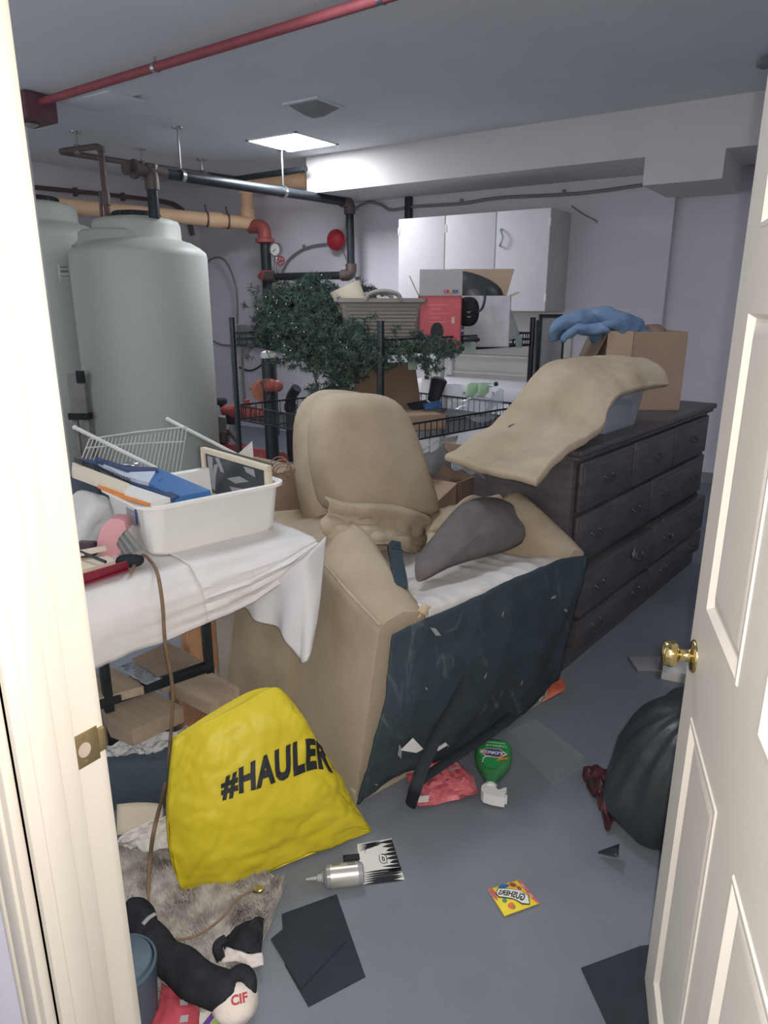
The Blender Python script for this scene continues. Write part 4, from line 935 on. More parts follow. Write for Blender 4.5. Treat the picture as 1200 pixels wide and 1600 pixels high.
for (u, v, l, a) in ((.16, .62, .03, .5), (.82, .2, .02, 1.2), (.9, .33, .018, .9), (.55, .45, .012, .2), (.3, .35, .010, .9), (.72, .62, .012, .3), (.08, .85, .008, 1), (.42, .78, .010, .6), (.62, .16, .012, .2), (.36, .08, .03, .8)):
    p = pt.at(u, v); n_ = pt.nrm(u, v); n_ = n_ if n_.dot(C0-p) > 0 else -n_; tx = n_.orthogonal().normalized(); tx = Matrix.Rotation(a*2, 3, n_) @ tx; ty = n_.cross(tx); p = p+n_*.012
    mb.prism([p-tx*l, p-tx*l*.3+ty*l*.35, p+tx*l, p+tx*l*.2-ty*l*.3], n_*.001)
build(mb, 'pale_scrap', mat('pale_scrap', '8f9496', .8), ch)
mb = MB(MC); mb.bx(.0, 1.02, .0, .03, .0, .05, .003); build(mb, 'base_rail', TAN, ch)
mb = MB(MC); mb.bx(.14, .98, .03, .85, .02, .30); build(mb, 'base_frame', CARDD, ch)
def strap(pix, r, yq):
    pts = spline([MC @ cp_(px, py, y) if y is not None else Pz(px, py, .012) for (px, py, y) in pix], 6)
    mb = MB(); mb.tube(pts, [r*(1-.25*i/len(pts)) for i in range(len(pts))], 8, flat=.35); return build(mb, 'hanging_strap', BLACKF, ch)
strap([(728, 1060, -.09), (705, 1110, -.11), (680, 1155, -.14), (660, 1200, -.18), (650, 1230, -.2), (641, 1258, None)], .026, 0)
strap([(800, 1118, -.09), (760, 1150, -.12), (715, 1180, -.15), (680, 1203, -.17), (655, 1222, -.19)], .024, 0)
# pillow, handle -----------------------------------------------------
def pplane(px, py): return MC @ cp_(px, py, .17, .9, .62)
ol = [(650, 905), (650, 872), (668, 848), (692, 818), (715, 792), (742, 779), (778, 778), (808, 793), (826, 820), (822, 842), (795, 860), (750, 872), (700, 888), (665, 906)]
nP = (MC.to_3x3() @ Vector((0, -1, .75))).normalized()
mb = MB(); add_inflate(mb, [pplane(*q) for q in ol], nP, .075, amp=.008, sc=11, seed=4, rings=9); tag(build(mb, 'pillow', GREYP, ang=70), 'dark grey pillow slumped on the seat of the armchair', 'pillow')
a, b = MC @ cp_(617, 848, .30, 0), MC @ cp_(636, 902, .09, 0)
a.z = max(a.z, FRM[ch.name].translation.z+zd+.075); b.z += .02; hd = thing('black_bar', 'black plastic bar lying between the armchair arm and the pillow', 'handle', b)
d = (b-a).normalized(); M = frame(a, d, (nP+UP)); mb = MB(M); ll = (b-a).length
mb.loft([[(x, w_*cy, h_*cz) for cy, cz in ((-1, -.6), (-.7, 1), (.7, 1), (1, -.6), (.7, -1), (-.7, -1))] for x, w_, h_ in ((0, .022, .010), (.01, .026, .014), (ll*.3, .023, .015), (ll*.75, .03, .018), (ll-.02, .032, .017), (ll, .022, .010))]); build(mb, 'grip', mat('dark_slate_plastic', '34424a', .4), hd)
mb = MB(M); mb.lathe([(.006, .014), (.006, .017), (0, .018)], (.03, 0, 0), None, 12); mb.bx(.05, .052, -.022, .022, .012, .0158); build(mb, 'rivet', LIDB, hd)
# ---------------------------------------------------------------- dresser
DO = Wd(.8, 2.87, 0); DX = Wd(.643, .766, 0); MDR = frame(DO, DX); DL, DD, DH = 1.84, .5, 1.03
dr = thing('dresser', 'long dark wooden dresser with rows of drawers', 'dresser', DO); dr.matrix_world = MDR; FRM[dr.name] = MDR
mb = MB(MDR); mb.bx(.0, DL, .012, DD, .06, DH-.04, .004); mb.bx(-.01, DL+.01, -.008, DD, 0, .10, .006)
mb.bx(0, DL, .006, .02, .10, .13); build(mb, 'carcass', DRESS, dr)
mb = MB(MDR); mb.bx(-.02, DL+.03, -.03, DD+.01, DH-.03, DH, .01, 3); mb.bx(-.01, DL+.018, -.015, DD, DH-.05, DH-.03, .006); build(mb, 'top', DRESS, dr)
rowsD = [(.745, .965, 3, 0), (.50, .725, 2, 0), (.265, .475, 2, .04), (.115, .245, 2, .04)]
for (za, zb2, n, out) in rowsD:
    for i in range(n):
        x0, x1 = .03+(DL-.06)*i/n+.012, .03+(DL-.06)*(i+1)/n-.012
        mb = MB(MDR); mb.bx(x0, x1, -.012-out, .006, za, zb2, .006); mb.bx(x0+.02, x1-.02, -.016-out, -.01-out, za+.02, zb2-.02, .003)
        if out: mb.bx(x0+.02, x1-.02, -out, .012, za+.01, zb2-.03)
        dw = build(mb, 'drawer', DRESS, dr)
        for hx in ([.5] if n == 3 else [.22, .78]):
            xc, zc2 = x0+(x1-x0)*hx, (za+zb2)/2; mb = MB(MDR)
            mb.tube(spline([(xc-.045, -.016-out, zc2+.008), (xc-.04, -.032-out, zc2-.004), (xc, -.036-out, zc2-.014), (xc+.04, -.032-out, zc2-.004), (xc+.045, -.016-out, zc2+.008)], 4), .004, 6)
            for s_ in (-1, 1): mb.lathe([(.010, 0), (.008, .006), (0, .008)], (xc+s_*.045, -.016-out, zc2+.008), (0, -1, 0), 8)
            build(mb, 'handle', mat('worn_dark_pull', '565252', .45, .6), dw)
mb = MB(MDR)
for (x, z, l) in ((.62, .42, .03), (.66, .40, .012), (1.0, .5, .01), (1.2, .36, .02)):
    mb.prism([(x-l, -.062, z), (x, -.062, z+l*.9), (x+l*.6, -.062, z-l*.5), (x-l*.3, -.062, z-l*.9)], (0, -.001, 0))
build(mb, 'torn_sticker', mat('torn_sticker', '8a8f93', .7), dr)
# clear bin, carton with jeans and draped cushion on top of it
bx_ = thing('clear_bin', 'frosted clear plastic bin on the dresser under the draped cushion', 'bin', MDR @ Vector((.6, .2, DH))); FRM[bx_.name] = Matrix.Translation(MDR @ Vector((.6, .2, DH)))
def rl(x0, x1, y0, y1, z, r, k=4):
    out = []
    for cx_, cy_, a0 in ((x1-r, y1-r, 0), (x0+r, y1-r, 90), (x0+r, y0+r, 180), (x1-r, y0+r, 270)):
        for i in range(k+1): a = radians(a0+90*i/k); out.append((cx_+r*cos(a), cy_+r*sin(a), z))
    return out
z0 = DH+.001; mb = MB(MDR); mb.loft([rl(.40, .80, .06, .34, z0, .03), rl(.37, .83, .035, .37, z0+.19, .03), rl(.355, .845, .02, .385, z0+.19, .035), rl(.355, .845, .02, .385, z0+.175, .035)], cap=False); mb.face(rl(.40, .80, .06, .34, z0, .03)); build(mb, 'bin_body', FROST, bx_)
mb = MB(MDR); mb.loft([rl(.43, .77, .08, .32, z0+.012, .02), rl(.42, .78, .07, .33, z0+.12, .02), rl(.5, .7, .12, .28, z0+.14, .02)]); build(mb, 'contents', mat('blue_grey_contents', '7c8796', .8, var=.15, scale=9), bx_)
pr_ = Pz(1061, 641, DH); pl_ = Wd(1.235, 3.99, DH); ub = (pr_-pl_); wB = ub.length; ub.normalize(); nb = Vector((-ub.y, ub.x, 0))
hB = .43; ob_ = pl_+ub*wB/2+nb*.17+UP*.001
t, M = carton('moving_carton', 'open brown carton holding blue jeans on the dresser', ob_, ub, wB, .34, hB, CARD, True)
f_ = flap(M, (-wB/2, -.17, hB), (-wB/2, .17, hB), (-.07, 0, -.17), CARDD, t); 
mb = MB(M); mb.bx(-wB/2-.004, -wB/2+.135, -.1745, -.1705, .14, hB+.004); q = build(mb, 'pale_flap', CARDL, t); q['label'] = 'paler folded flap'
mb = MB(M); mb.bx(-wB/2+.02, wB/2-.02, -.15, .15, hB-.06, hB-.04); build(mb, 'contents', CARDD, t)
jn = MB()
blob(jn, M @ Vector((-.08, .0, hB-.03)), ub*.19, nb*.15, UP*.07, .03, 9, 2, 40, 24, ridge=.5)
def roll(pix, rad, fl=.55):
    pts = spline([Pd(*q_) for q_ in pix], 7); n_ = len(pts)-1; t0 = len(jn.bm.verts)
    jn.tube(pts, [smp([Vector((r_, 0, 0)) for r_ in rad], i/n_).x for i in range(n_+1)], 20, flat=fl); jn.bm.verts.ensure_lookup_table()
    for v in list(jn.bm.verts)[t0:]: v.co += .016*noise.noise_vector(v.co*11)+.011*noise.noise_vector(v.co*26)
fo_ = (M @ Vector((0, -.08, 0)) - C0).dot(FWD)
roll([(868, 532, fo_), (872, 513, fo_-.02), (890, 502, fo_-.03), (915, 502, fo_), (945, 508, fo_+.04)], [.04, .06, .075, .075, .06], .7)
roll([(905, 497, fo_+.05), (935, 494, fo_), (965, 500, fo_-.02), (990, 508, fo_), (1005, 516, fo_+.02)], [.05, .07, .075, .06, .03], .7)
roll([(878, 536, fo_-.05), (898, 515, fo_-.08), (925, 517, fo_-.09), (950, 514, fo_-.08)], [.02, .035, .04, .03], .8)
roll([(940, 516, fo_-.06), (955, 505, fo_-.07), (972, 513, fo_-.06), (996, 516, fo_-.02)], [.03, .04, .045, .03], .8)
tag(build(jn, 'blue_jeans', DENIM, ang=70, sub=1), 'crumpled blue jeans heaped out of the moving carton', 'jeans')
mb = MB(); blob(mb, M @ Vector((wB*.18, -.02, hB+.0)), ub*.07, nb*.08, UP*.035, .02, 14, 9, 24, 14); tag(build(mb, 'brown_cloth', CARDD), 'small brown cloth beside the jeans in the moving carton', 'cloth')
def q(px, py, z=None, f=None): return Pz(px, py, z) if z is not None else Pd(px, py, f)
CT = []
for (e0, m0, m1, e1) in (((693, 713, 2.88), (742, 733), (790, 746), (838, 758, 2.52)), ((735, 690, 3.0), (780, 703), (826, 714), (868, 722, 2.62)), ((775, 660, 3.1), (818, 672), (864, 684), (908, 692, 2.78)), ((805, 626, 3.2), (848, 640), (896, 658), (942, 670, 2.95)),
                         ((832, 590, 3.3), (870, 602), (914, 624), (951, 641, 3.05)), ((862, 571, 3.4), (900, 578), (942, 596), (972, 618, 3.15)), ((915, 560, 3.5), (950, 566), (982, 582), (1005, 609, 3.3)), ((985, 560, 3.62), (1012, 566), (1034, 580), (1042, 604, 3.46))):
    f0_, f1_ = e0[2], e1[2]; CT.append([Pd(*e0), Pd(*m0, f0_*.667+f1_*.333+.02), Pd(*m1, f0_*.333+f1_*.667+.0), Pd(*e1)])
pt = Patch(CT); mb = MB(); mb.grid(pt.rows(44, 60, .017, 4.5, 11, fn=lambda u, v: .018*math.exp(-((u-.25-.25*v)/.10)**2)*sin(pi*min(1, v*1.4))-.012*math.exp(-((u-.6)/.12)**2)*math.exp(-((v-.35)/.2)**2)))
cs = build(mb, 'seat_cushion', BEIGE, solid=.035, off=0); tag(cs, 'limp beige seat cushion draped over the clear bin on the dresser', 'cushion')
md = cs.modifiers.new('soft', 'SUBSURF'); md.levels = 1; md.render_levels = 1
p = pt.at(.42, .22); n_ = pt.nrm(.42, .22); n_ = n_ if n_.dot(C0-p) > 0 else -n_
k = Pp(800, 671, p, n_); best = min(((u/40, v/40) for u in range(41) for v in range(41)), key=lambda w_: ((lambda a_: (a_-C0).normalized().cross(ray(800, 671).normalized()).length)(pt.at(*w_))))
p = pt.at(*best); n_ = pt.nrm(*best); n_ = n_ if n_.dot(C0-p) > 0 else -n_; Mx = frame(p+n_*.0185, RGT, n_); mb = MB(Mx); mb.prism([(x, y, 0) for x, y in [(-.022, -.006), (-.008, .006), (.012, .011), (.021, .006), (.008, -.006), (-.01, -.012)]], (0, 0, .002)); build(mb, 'stain', mat('brown_stain', '5e4a3e', .9), FRM and cs)
# cartons behind the armchair
o = Wd(.42, 3.22, 0); uc = Wd(.93, -.36, 0)
t, M = carton('tall_carton', 'brown carton with folded flaps between armchair and dresser', Wd(.30, 3.42, 0), Wd(.80, -.6, 0), .32, .28, .80, CARDD, True)
flap(M, (-.16, -.14, .8), (.16, -.14, .8), (.0, -.13, -.06), CARD, t); flap(M, (-.16, .14, .8), (-.16, -.14, .8), (-.10, 0, .06), CARD, t); flap(M, (.16, .14, .8), (-.16, .14, .8), (0, .10, .10), CARD, t); mb = MB(M); mb.bx(-.15, .15, -.13, .13, .70, .74); build(mb, 'contents', CARDD, t)
mb = MB(); rows = [[Pd(646+70*u, 705+30*v+7*sin(8*u+5*v)+4*sin(17*u), 3.34+.12*v-.1*sin(5*u)) for u in [i/12 for i in range(13)]] for v in [j/8 for j in range(9)]]; mb.grid(rows); tag(build(mb, 'clear_film', FROST, solid=.001), 'crumpled clear film heaped on the tall carton', 'plastic')
mb = MB(); rows = [[Pd(705+52*u, 708+24*v+14*u+3*sin(14*u), 3.05+.12*u-.06*v) for u in [i/10 for i in range(11)]] for v in [j/5 for j in range(6)]]; mb.grid(rows); tag(build(mb, 'plastic_sheet', FROST, solid=.002), 'clear plastic sheet peeking out below the draped cushion', 'plastic')
mb = MB(); mb.tube([Pd(660, 703, 3.6), Pd(686, 686, 3.75)], .005, 8); tag(build(mb, 'white_rod', PAPER), 'thin white rod slanting under the lower rack shelf', 'rod')
a = [Pd(686, 687, 3.85), Pd(717, 680, 3.95), Pd(703, 692, 3.8), Pd(690, 692, 3.75)]; mb = MB(); mb.prism([Pd(688, 686, 4.1), Pd(716, 680, 4.25), Pd(712, 690, 4.0), Pd(690, 690, 3.95)], (0, 0, -.01)); tag(build(mb, 'white_tray', PAPER), 'small white sheet under the lower rack shelf', 'sheet')
o = Wd(-.60, 3.10, 0); t, M = carton('marked_carton', 'light brown carton with black printed marks behind the white tote', o, Wd(.75, -.66, 0), .36, .34, .90, CARD, False)
Mf = M @ Matrix.Translation((0, -.1705, 0)) @ Matrix.Rotation(radians(90), 4, 'X')
for i in range(2):
    x0 = .06+i*.055; z_ = .84
    for rr in (rect(x0, x0+.045, z_, z_+.005), rect(x0, x0+.045, z_-.045, z_-.04), rect(x0, x0+.005, z_-.045, z_), rect(x0+.04, x0+.045, z_-.045, z_), [(x0+.012, z_-.034), (x0+.033, z_-.034), (x0+.022, z_-.01)]): decal(rr, Mf, .0, 'printed_mark', INK, t, .001)
mb = MB()
for i in range(4):
    c = Pd(436+3*i, 727+4*i, 2.72-.03*i); mb.tube([c+RGT*(.034*cos(a_))+UP*(.03*sin(a_))+FWD*.02*sin(a_+i) for a_ in [2*pi*k_/22 for k_ in range(22)]], .0025, 6, closed=True)
mb.tube(spline([Pd(425, 742, 2.7), Pd(445, 738, 2.68), Pd(460, 732, 2.66), Pd(456, 742, 2.66), Pd(446, 745, 2.68)], 5), .0035, 6)
tag(build(mb, 'wire_coil', COPPER), 'loose coil of tan wire behind the rim of the white tote', 'wire')

# ---------------------------------------------------------------- table with cloth
TZ = .78; TC = Pz(482, 842, TZ); MT = frame(Vector((TC.x, TC.y, 0)), UX); MTi = MT.inverted(); TW, TD = 1.25, .62
tb = thing('table', 'black metal table under a white cloth at the left', 'table', MT.translation); tb.matrix_world = MT; FRM[tb.name] = MT
def tp(px, py, y): d = MTi.to_3x3() @ ray(px, py); o = MTi @ C0; return o + d*((y-o.y)/d.y)
def tx_(px, py, x): d = MTi.to_3x3() @ ray(px, py); o = MTi @ C0; return o + d*((x-o.x)/d.x)
mb = MB(MT); mb.bx(-TW, -.02, .01, TD, TZ-.03, TZ-.006, .004); build(mb, 'tabletop', mat('table_board', '8b8176', .7), tb)
k0, k1 = tp(158, 1088, .05), tp(333, 1047, .05); zs_ = (k0.z+k1.z)/2
for x, y in ((k1.x-.014, .05), (-.06, TD-.05), (-TW+.05, TD-.05), (-TW+.05, .05), (k0.x+.02, .05)):
    mb = MB(MT); mb.bx(x-.014, x+.014, y-.014, y+.014, 0, TZ-.03, .003); build(mb, 'leg', RACK, tb)
k0, k1 = tp(158, 1088, .05), tp(333, 1047, .05); zs_ = (k0.z+k1.z)/2
mb = MB(MT); mb.bx(-TW+.05, k1.x, .035, .065, zs_-.016, zs_+.016, .003); build(mb, 'stretcher', RACK, tb)
mb = MB(MT); mb.bx(-TW+.05, -.06, TD-.065, TD-.035, zs_-.016, zs_+.016, .003); build(mb, 'stretcher', RACK, tb)
hem = [(40, 1090), (100, 1064), (150, 1046), (200, 1022), (260, 1000), (300, 983), (340, 966), (395, 944), (450, 905), (508, 860)]
H = [tp(px, py, -.075) for px, py in hem]
H = [Vector((-TW, -.075, H[0].z-.02))] + [h for h in H if h.x > -TW+.02]
rows = []
def hs(x):
    for a, b in zip(H, H[1:]):
        if x <= b.x: t = max(0, (x-a.x)/(b.x-a.x)); return a.lerp(b, t)
    return H[-1].copy()
nx = 90; x1 = H[-1].x
for v in range(0, 31):
    row = []
    for i in range(nx+1):
        x = -TW+(x1+TW)*i/nx; h_ = hs(x)
        xt = min(x, -.0) if x > -.05 else x
        if v <= 14:
            y = TD*(1-v/14); p = Vector((xt+ (x-xt)*(v/14), y, TZ+.002+.0035*noise.fractal(Vector((x*5, y*9, 1)), .8, 2, 4)+.004*max(0, sin(x*9+y*60))*max(0, 1-abs(x+.35)*2.2)))
        else:
            s_ = (v-14)/16; e = min(1, s_*4)
            y = -.075*math.sin(min(1, s_*1.6)*pi/2)*(.25+.75*min(1, (TZ-h_.z)/.1)); z = TZ-(TZ-h_.z)*s_**1.15
            wv = .006*sin(s_*30+x*7)*min(1, s_*3)*max(0, min(1, (x+.75)*4))
            y += -.008*noise.fractal(Vector((x*6, z*9, 4)), .8, 2, 4) - wv*.9
            p = Vector((x, y, z))
        row.append(MT @ p)
    rows.append(row)
rows1 = rows
mb = MB(); mb.grid(rows); cl_ = build(mb, 'tablecloth', CLOTH, solid=.003, off=1, ang=60); tag(cl_, 'wrinkled white cloth hanging askew over the table edge', 'tablecloth')
topF = [(510, 838, 2.36), (480, 868, 2.26), (448, 893, 2.27), (415, 915, 2.30), (378, 938, 2.34)]
midF = [(500, 945, 2.24), (474, 950, 2.20), (446, 950, 2.24), (414, 946, 2.28), (378, 948, 2.33)]
botF = [(486, 1026, 2.16), (466, 1034, 2.15), (444, 992, 2.22), (414, 974, 2.27), (382, 956, 2.33)]
pt = Patch([[Pd(*q_) for q_ in r] for r in (topF, midF, botF)]); mb = MB(); mb.grid(pt.rows(50, 24, .004, 8, 6, fn=lambda u, v: .014*sin(17*u)*v)); build(mb, 'end_drop', CLOTHB, cl_, solid=.003)
# second folded layer of cloth over the right half of the front
a0, a1 = tp(297, 874, -.02).x, tp(323, 968, -.078).x
rows = []
for v in range(8, 31):
    s_ = (v-8)/22; xl = a0+(a1-a0)*s_; row = []
    for i in range(51):
        x = xl+(x1-.004-xl)*i/50; fx = (x+TW)/(x1+TW)*nx; k = min(int(fx), nx-1); t_ = fx-k
        p = MTi @ rows1[v][k].lerp(rows1[v][k+1], t_)
        rip = .0055*sin(s_*34+x*7)*min(1, s_*4)*max(0, 1-abs(i/50-.35)*1.6)
        p = p+Vector((0, -.007-rip*(s_ > .2), .006+rip*.8)); row.append(MT @ p)
    rows.append(row)
mb = MB(); mb.grid(rows); build(mb, 'folded_layer', CLOTH, cl_, solid=.002, off=1, ang=60)
# ---------------------------------------------------------------- tote and its contents
bz = TZ+.008
B0 = Pz(243, 873, bz); B1 = Pz(436, 826, bz); ub2 = (B1-B0); bw = ub2.length; MBn = frame(B0, ub2); MBi = MBn.inverted()
h_t = (Pd(244, 789, (B0-C0).dot(FWD))).z-bz; bd = .36
tote = thing('tote_bin', 'white plastic tote full of binders and a picture frame', 'bin', B0); tote.matrix_world = MBn; FRM[tote.name] = MBn
R_ = .055; o_ = .014; lip = .022
mb = MB(MBn)
mb.loft([rl(.01, bw-.01, .01, bd-.01, 0, R_, 8), rl(0, bw, 0, bd, .012, R_, 8), rl(-o_, bw+o_, -o_, bd+o_, h_t-.02, R_, 8), rl(-o_-.002, bw+o_+.002, -o_-.002, bd+o_+.002, h_t-.018, R_, 8), rl(-o_-lip, bw+o_+lip, -o_-lip, bd+o_+lip, h_t-.014, R_+lip, 8), rl(-o_-lip, bw+o_+lip, -o_-lip, bd+o_+lip, h_t-.003, R_+lip, 8), rl(-o_-lip*.5, bw+o_+lip*.5, -o_-lip*.5, bd+o_+lip*.5, h_t, R_+lip*.6, 8), rl(-o_+.004, bw+o_-.004, -o_+.004, bd+o_-.004, h_t-.006, R_-.004, 8), rl(.004, bw-.004, .004, bd-.004, .014, R_, 8)], cap=False)
mb.face(rl(.01, bw-.01, .01, bd-.01, 0, R_, 8)); mb.face(rl(.004, bw-.004, .004, bd-.004, .014, R_, 8)); build(mb, 'tote_body', BINW, tote, ang=40)
Ml = MBn @ Matrix.Translation((-.008, .13, .09)) @ Matrix.Rotation(radians(-90), 4, 'Z') @ Matrix.Rotation(radians(90), 4, 'X')
lb = decal(rect(-.05, .05, -.0, .085), Ml, .003, 'label', GREYC, tote, .001)
for i in range(4): decal(rect(-.04, .01+.02*(i % 2), .01+.018*i, .018+.018*i), Ml, .0042, 'print_line', GREYBOX, lb, .0006)
decal(rect(.025, .045, .01, .07), Ml, .0042, 'print_block', BLUEL, lb, .0006)
def slabq(name, pix, zs_, th, m, label=None, cat=None, parent=None, bevel=0):
    pts = [Pz(px, py, z) for (px, py), z in zip(pix, zs_)]; mb = MB(); mb.prism(pts, (0, 0, -th)); o = build(mb, name, m, parent)
    return tag(o, label, cat) if label else o
zt_ = bz+h_t
nbk = thing('spiral_notebook', 'open cream notebook with an orange cover edge across the tote', 'notebook', Pz(200, 760, zt_))
slabq('pages', [(113, 722), (203, 756), (196, 768), (112, 737)], [zt_+.055, zt_+.03, zt_+.03, zt_+.055], .022, CREAMP, parent=nbk)
slabq('pages', [(203, 757), (266, 778), (236, 785), (194, 769)], [zt_+.032, zt_+.012, zt_+.012, zt_+.03], .016, PAPER, parent=nbk)
slabq('cover', [(155, 754), (200, 768), (240, 784), (232, 788), (190, 776), (152, 760)], [zt_+.03, zt_+.02, zt_+.008, zt_+.008, zt_+.02, zt_+.03], .006, ORNG, parent=nbk)
mb = MB()
for i in range(26):
    c = Pz(117+i*3.4, 718+i*1.32, zt_+.058-.0009*i); mb.tube([c+UP*(.008*cos(a_))+FWD*(.008*sin(a_)) for a_ in [2*pi*k_/8 for k_ in range(8)]], .0011, 5, closed=True)
build(mb, 'spiral', INK, nbk, stuff=True)
slabq('navy_folder', [(128, 716), (152, 718), (280, 774), (270, 779), (200, 752)], [zt_+.05, zt_+.05, zt_+.012, zt_+.012, zt_+.03], .008, NAVY, 'dark navy folder wedged beside the blue binder in the tote', 'folder')
bi = thing('blue_binder', 'bright blue binder with a steel finger ring in the tote', 'binder', Pz(270, 760, zt_-.05))
slabq('front_cover', [(246, 731), (329, 766), (273, 777), (232, 755)], [zt_+.042, zt_+.006, zt_+.006, zt_+.035], .03, BLUE, parent=bi)
slabq('back_cover', [(148, 713), (200, 729), (244, 730), (247, 734), (200, 735), (150, 719)], [zt_+.07, zt_+.06, zt_+.052, zt_+.05, zt_+.056, zt_+.065], .012, NAVY, parent=bi)
slabq('sheets', [(152, 719), (200, 735), (243, 736), (233, 754), (190, 742)], [zt_+.062, zt_+.052, zt_+.046, zt_+.036, zt_+.045], .018, mat('bluish_sheets', 'b9c2cf', .8), parent=bi)
k = Pz(251, 749, zt_+.036); mb = MB(); mb.lathe([(.006, 0), (.006, .003), (.003, .003), (0, .001)], k, None, 14); build(mb, 'ring', STEEL, bi)
mb = MB(); c = Pz(204, 726, zt_+.055); blob(mb, c, RGT*.035, FWD*.02, UP*.012, .004, 30, 2, 16, 10); tag(build(mb, 'metal_tin', STEEL), 'small shiny metal lid beside the blue binder', 'lid')
# picture frame standing in the tote
fzr = zt_+.06; F0 = Pz(316, 698, fzr+.02); F1 = Pz(421, 728, fzr-.005); uf = (F1-F0); fw = uf.length; Mfr = frame(F0, uf, (0, 0, 1))
cr_ = uf.normalized().cross(UP); cr_ = cr_ if cr_.dot(C0-F0) > 0 else -cr_
Mfr = Matrix((( uf.normalized().x, 0, cr_.x, F0.x), (uf.normalized().y, 0, cr_.y, F0.y), (uf.normalized().z, 1, cr_.z, F0.z), (0, 0, 0, 1)))
pf = thing('picture_frame', 'wooden picture frame with dark glass standing in the tote', 'frame', F0+Vector((0, 0, -.2)))
Hf = .20; b_ = .02
mb = MB(Mfr); mb.bx(0, fw, -b_, 0, -.012, .012, .002); mb.bx(fw-b_, fw, -Hf, -b_, -.012, .012, .002); mb.bx(0, b_, -Hf, -b_, -.012, .012, .002); mb.bx(b_, fw-b_, -Hf, -Hf+b_, -.012, .012, .002); build(mb, 'frame_moulding', CREAMP, pf)
mb = MB(Mfr); mb.bx(-.006, fw+.002, -.004, .006, -.018, -.012); mb.bx(-.01, .002, -Hf, .004, -.02, .012); build(mb, 'dark_edge', mat('dark_olive_edge', '5a564a', .6), pf)
mb = MB(Mfr); mb.bx(b_, fw-b_, -Hf+b_, -b_, -.006, .002); build(mb, 'glass', GLASSP, pf)
mb = MB(Mfr)
for pts in ([(.03, -.16), (.055, -.06), (.075, -.05), (.06, -.1), (.05, -.17)], [(.11, -.10), (.17, -.075), (.21, -.085), (.15, -.11)], [(.06, -.03), (.08, -.025), (.1, -.08), (.085, -.08)], [(.025, -.03), (.05, -.03), (.045, -.11), (.028, -.15)], [(.12, -.13), (.2, -.12), (.22, -.135), (.14, -.16)], [(.19, -.03), (.235, -.03), (.24, -.06), (.2, -.05)]):
    mb.prism([(x*fw/.3, y, .0025) for x, y in pts], (0, 0, .0005))
build(mb, 'picture_print', GREYC, pf)
mb = MB(); mb.prism([Pd(371, 710, 2.72), Pd(394, 689, 2.75), Pd(396, 716, 2.75), Pd(380, 730, 2.73)], FWD*.004); tag(build(mb, 'white_card', PAPER), 'white card corner sticking up behind the picture frame', 'card')
# wire shelf lying behind the tote
ws = thing('wire_shelf', 'white ventilated wire shelf leaning on the table behind the tote', 'shelf', Pd(230, 730, 2.75))
for a_, b2_ in (((117, 668, 2.62), (245, 732, 2.62)), ((262, 655, 2.95), (400, 726, 2.95))):
    a, b = Pd(*a_), Pd(*b2_); mb = MB(); mb.tube([a, b], .0075, 8); mb.ball(a, .009); build(mb, 'rail', mat('white_coated_wire', 'c9cbca', .5), ws)
wm = MATS['white_coated_wire']; mb = MB()
for i in range(26):
    u = i/25; a = Pd(140+152*u, 686-19*u+ (4*sin(3*u)), 2.62+.33*u); b = Pd(126+152*u+2, 716+2*u+24*u, 2.60+.33*u); mb.tube([a, b], .0022, 5)
for (p0, p1) in (((140, 686, 2.62), (292, 667, 2.95)), ((134, 700, 2.61), (288, 690, 2.94))): mb.tube([Pd(*p0), Pd((p0[0]+p1[0])/2, (p0[1]+p1[1])/2-2, (p0[2]+p1[2])/2), Pd(*p1)], .003, 6)
build(mb, 'wires', wm, ws, stuff=True)
# small things left of the tote
pk = thing('pink_tape_dispenser', 'pink plastic dispenser with clear ribbed end beside the tote', 'dispenser', Pz(170, 868, bz))
fo = (Pz(172, 868, bz)-C0).dot(FWD)
mb = MB(); mb.prism([Pd(px, py, fo+.0) for px, py in ((187, 811), (173, 810), (161, 820), (153, 838), (150, 856), (156, 871), (168, 880), (182, 878), (189, 868), (187, 858), (180, 851), (183, 841), (197, 829), (195, 816))], FWD*.06)
bmesh.ops.bevel(mb.bm, geom=mb.bm.edges[:], offset=.004, segments=2, affect='EDGES', profile=.5); build(mb, 'pink_body', PINK, pk)
for i in range(4):
    mb = MB(); a, b = Pd(180+4.5*i, 851-8*i, fo+.015), Pd(193+8.5*i, 874-5*i, fo+.005); mb.tube([a, b], .0105, 8, flat=.8); build(mb, 'clear_rib', CLEARG, pk)
rd = thing('red_box', 'open dark red box at the table edge beside the jamb', 'box', Pz(150, 890, bz))
z1 = bz+.045
mb = MB(); mb.prism([Pz(60, 918, z1), Pz(196, 878, z1), Pz(200, 887, bz+.01), Pz(60, 935, bz+.01)], FWD*.012); mb.prism([Pz(60, 935, bz+.008), Pz(201, 890, bz+.008), Pz(196, 872, bz+.008), Pz(60, 900, bz+.008)], (0, 0, -.006)); build(mb, 'box_tray', MAROON, rd)
mb = MB(); mb.prism([Pz(60, 880, z1-.01), Pz(168, 868, z1-.01), Pz(180, 876, z1-.01), Pz(60, 910, z1-.01)], (0, 0, -.012)); build(mb, 'pale_contents', CREAMP, rd)
mb = MB(); mb.tube([Pz(125, 862, z1+.01), Pz(165, 878, z1+.004)], .005, 8); tag(build(mb, 'black_pen', BLACK), 'black pen lying across the red box', 'pen')
mb = MB(); c = Pz(203, 876, bz+.02); blob(mb, c, RGT*.045, FWD*.03, UP*.022, .004, 20, 1, 24, 12); tag(build(mb, 'black_pouch', BLACKF), 'small black oval pouch in front of the tote corner', 'pouch')
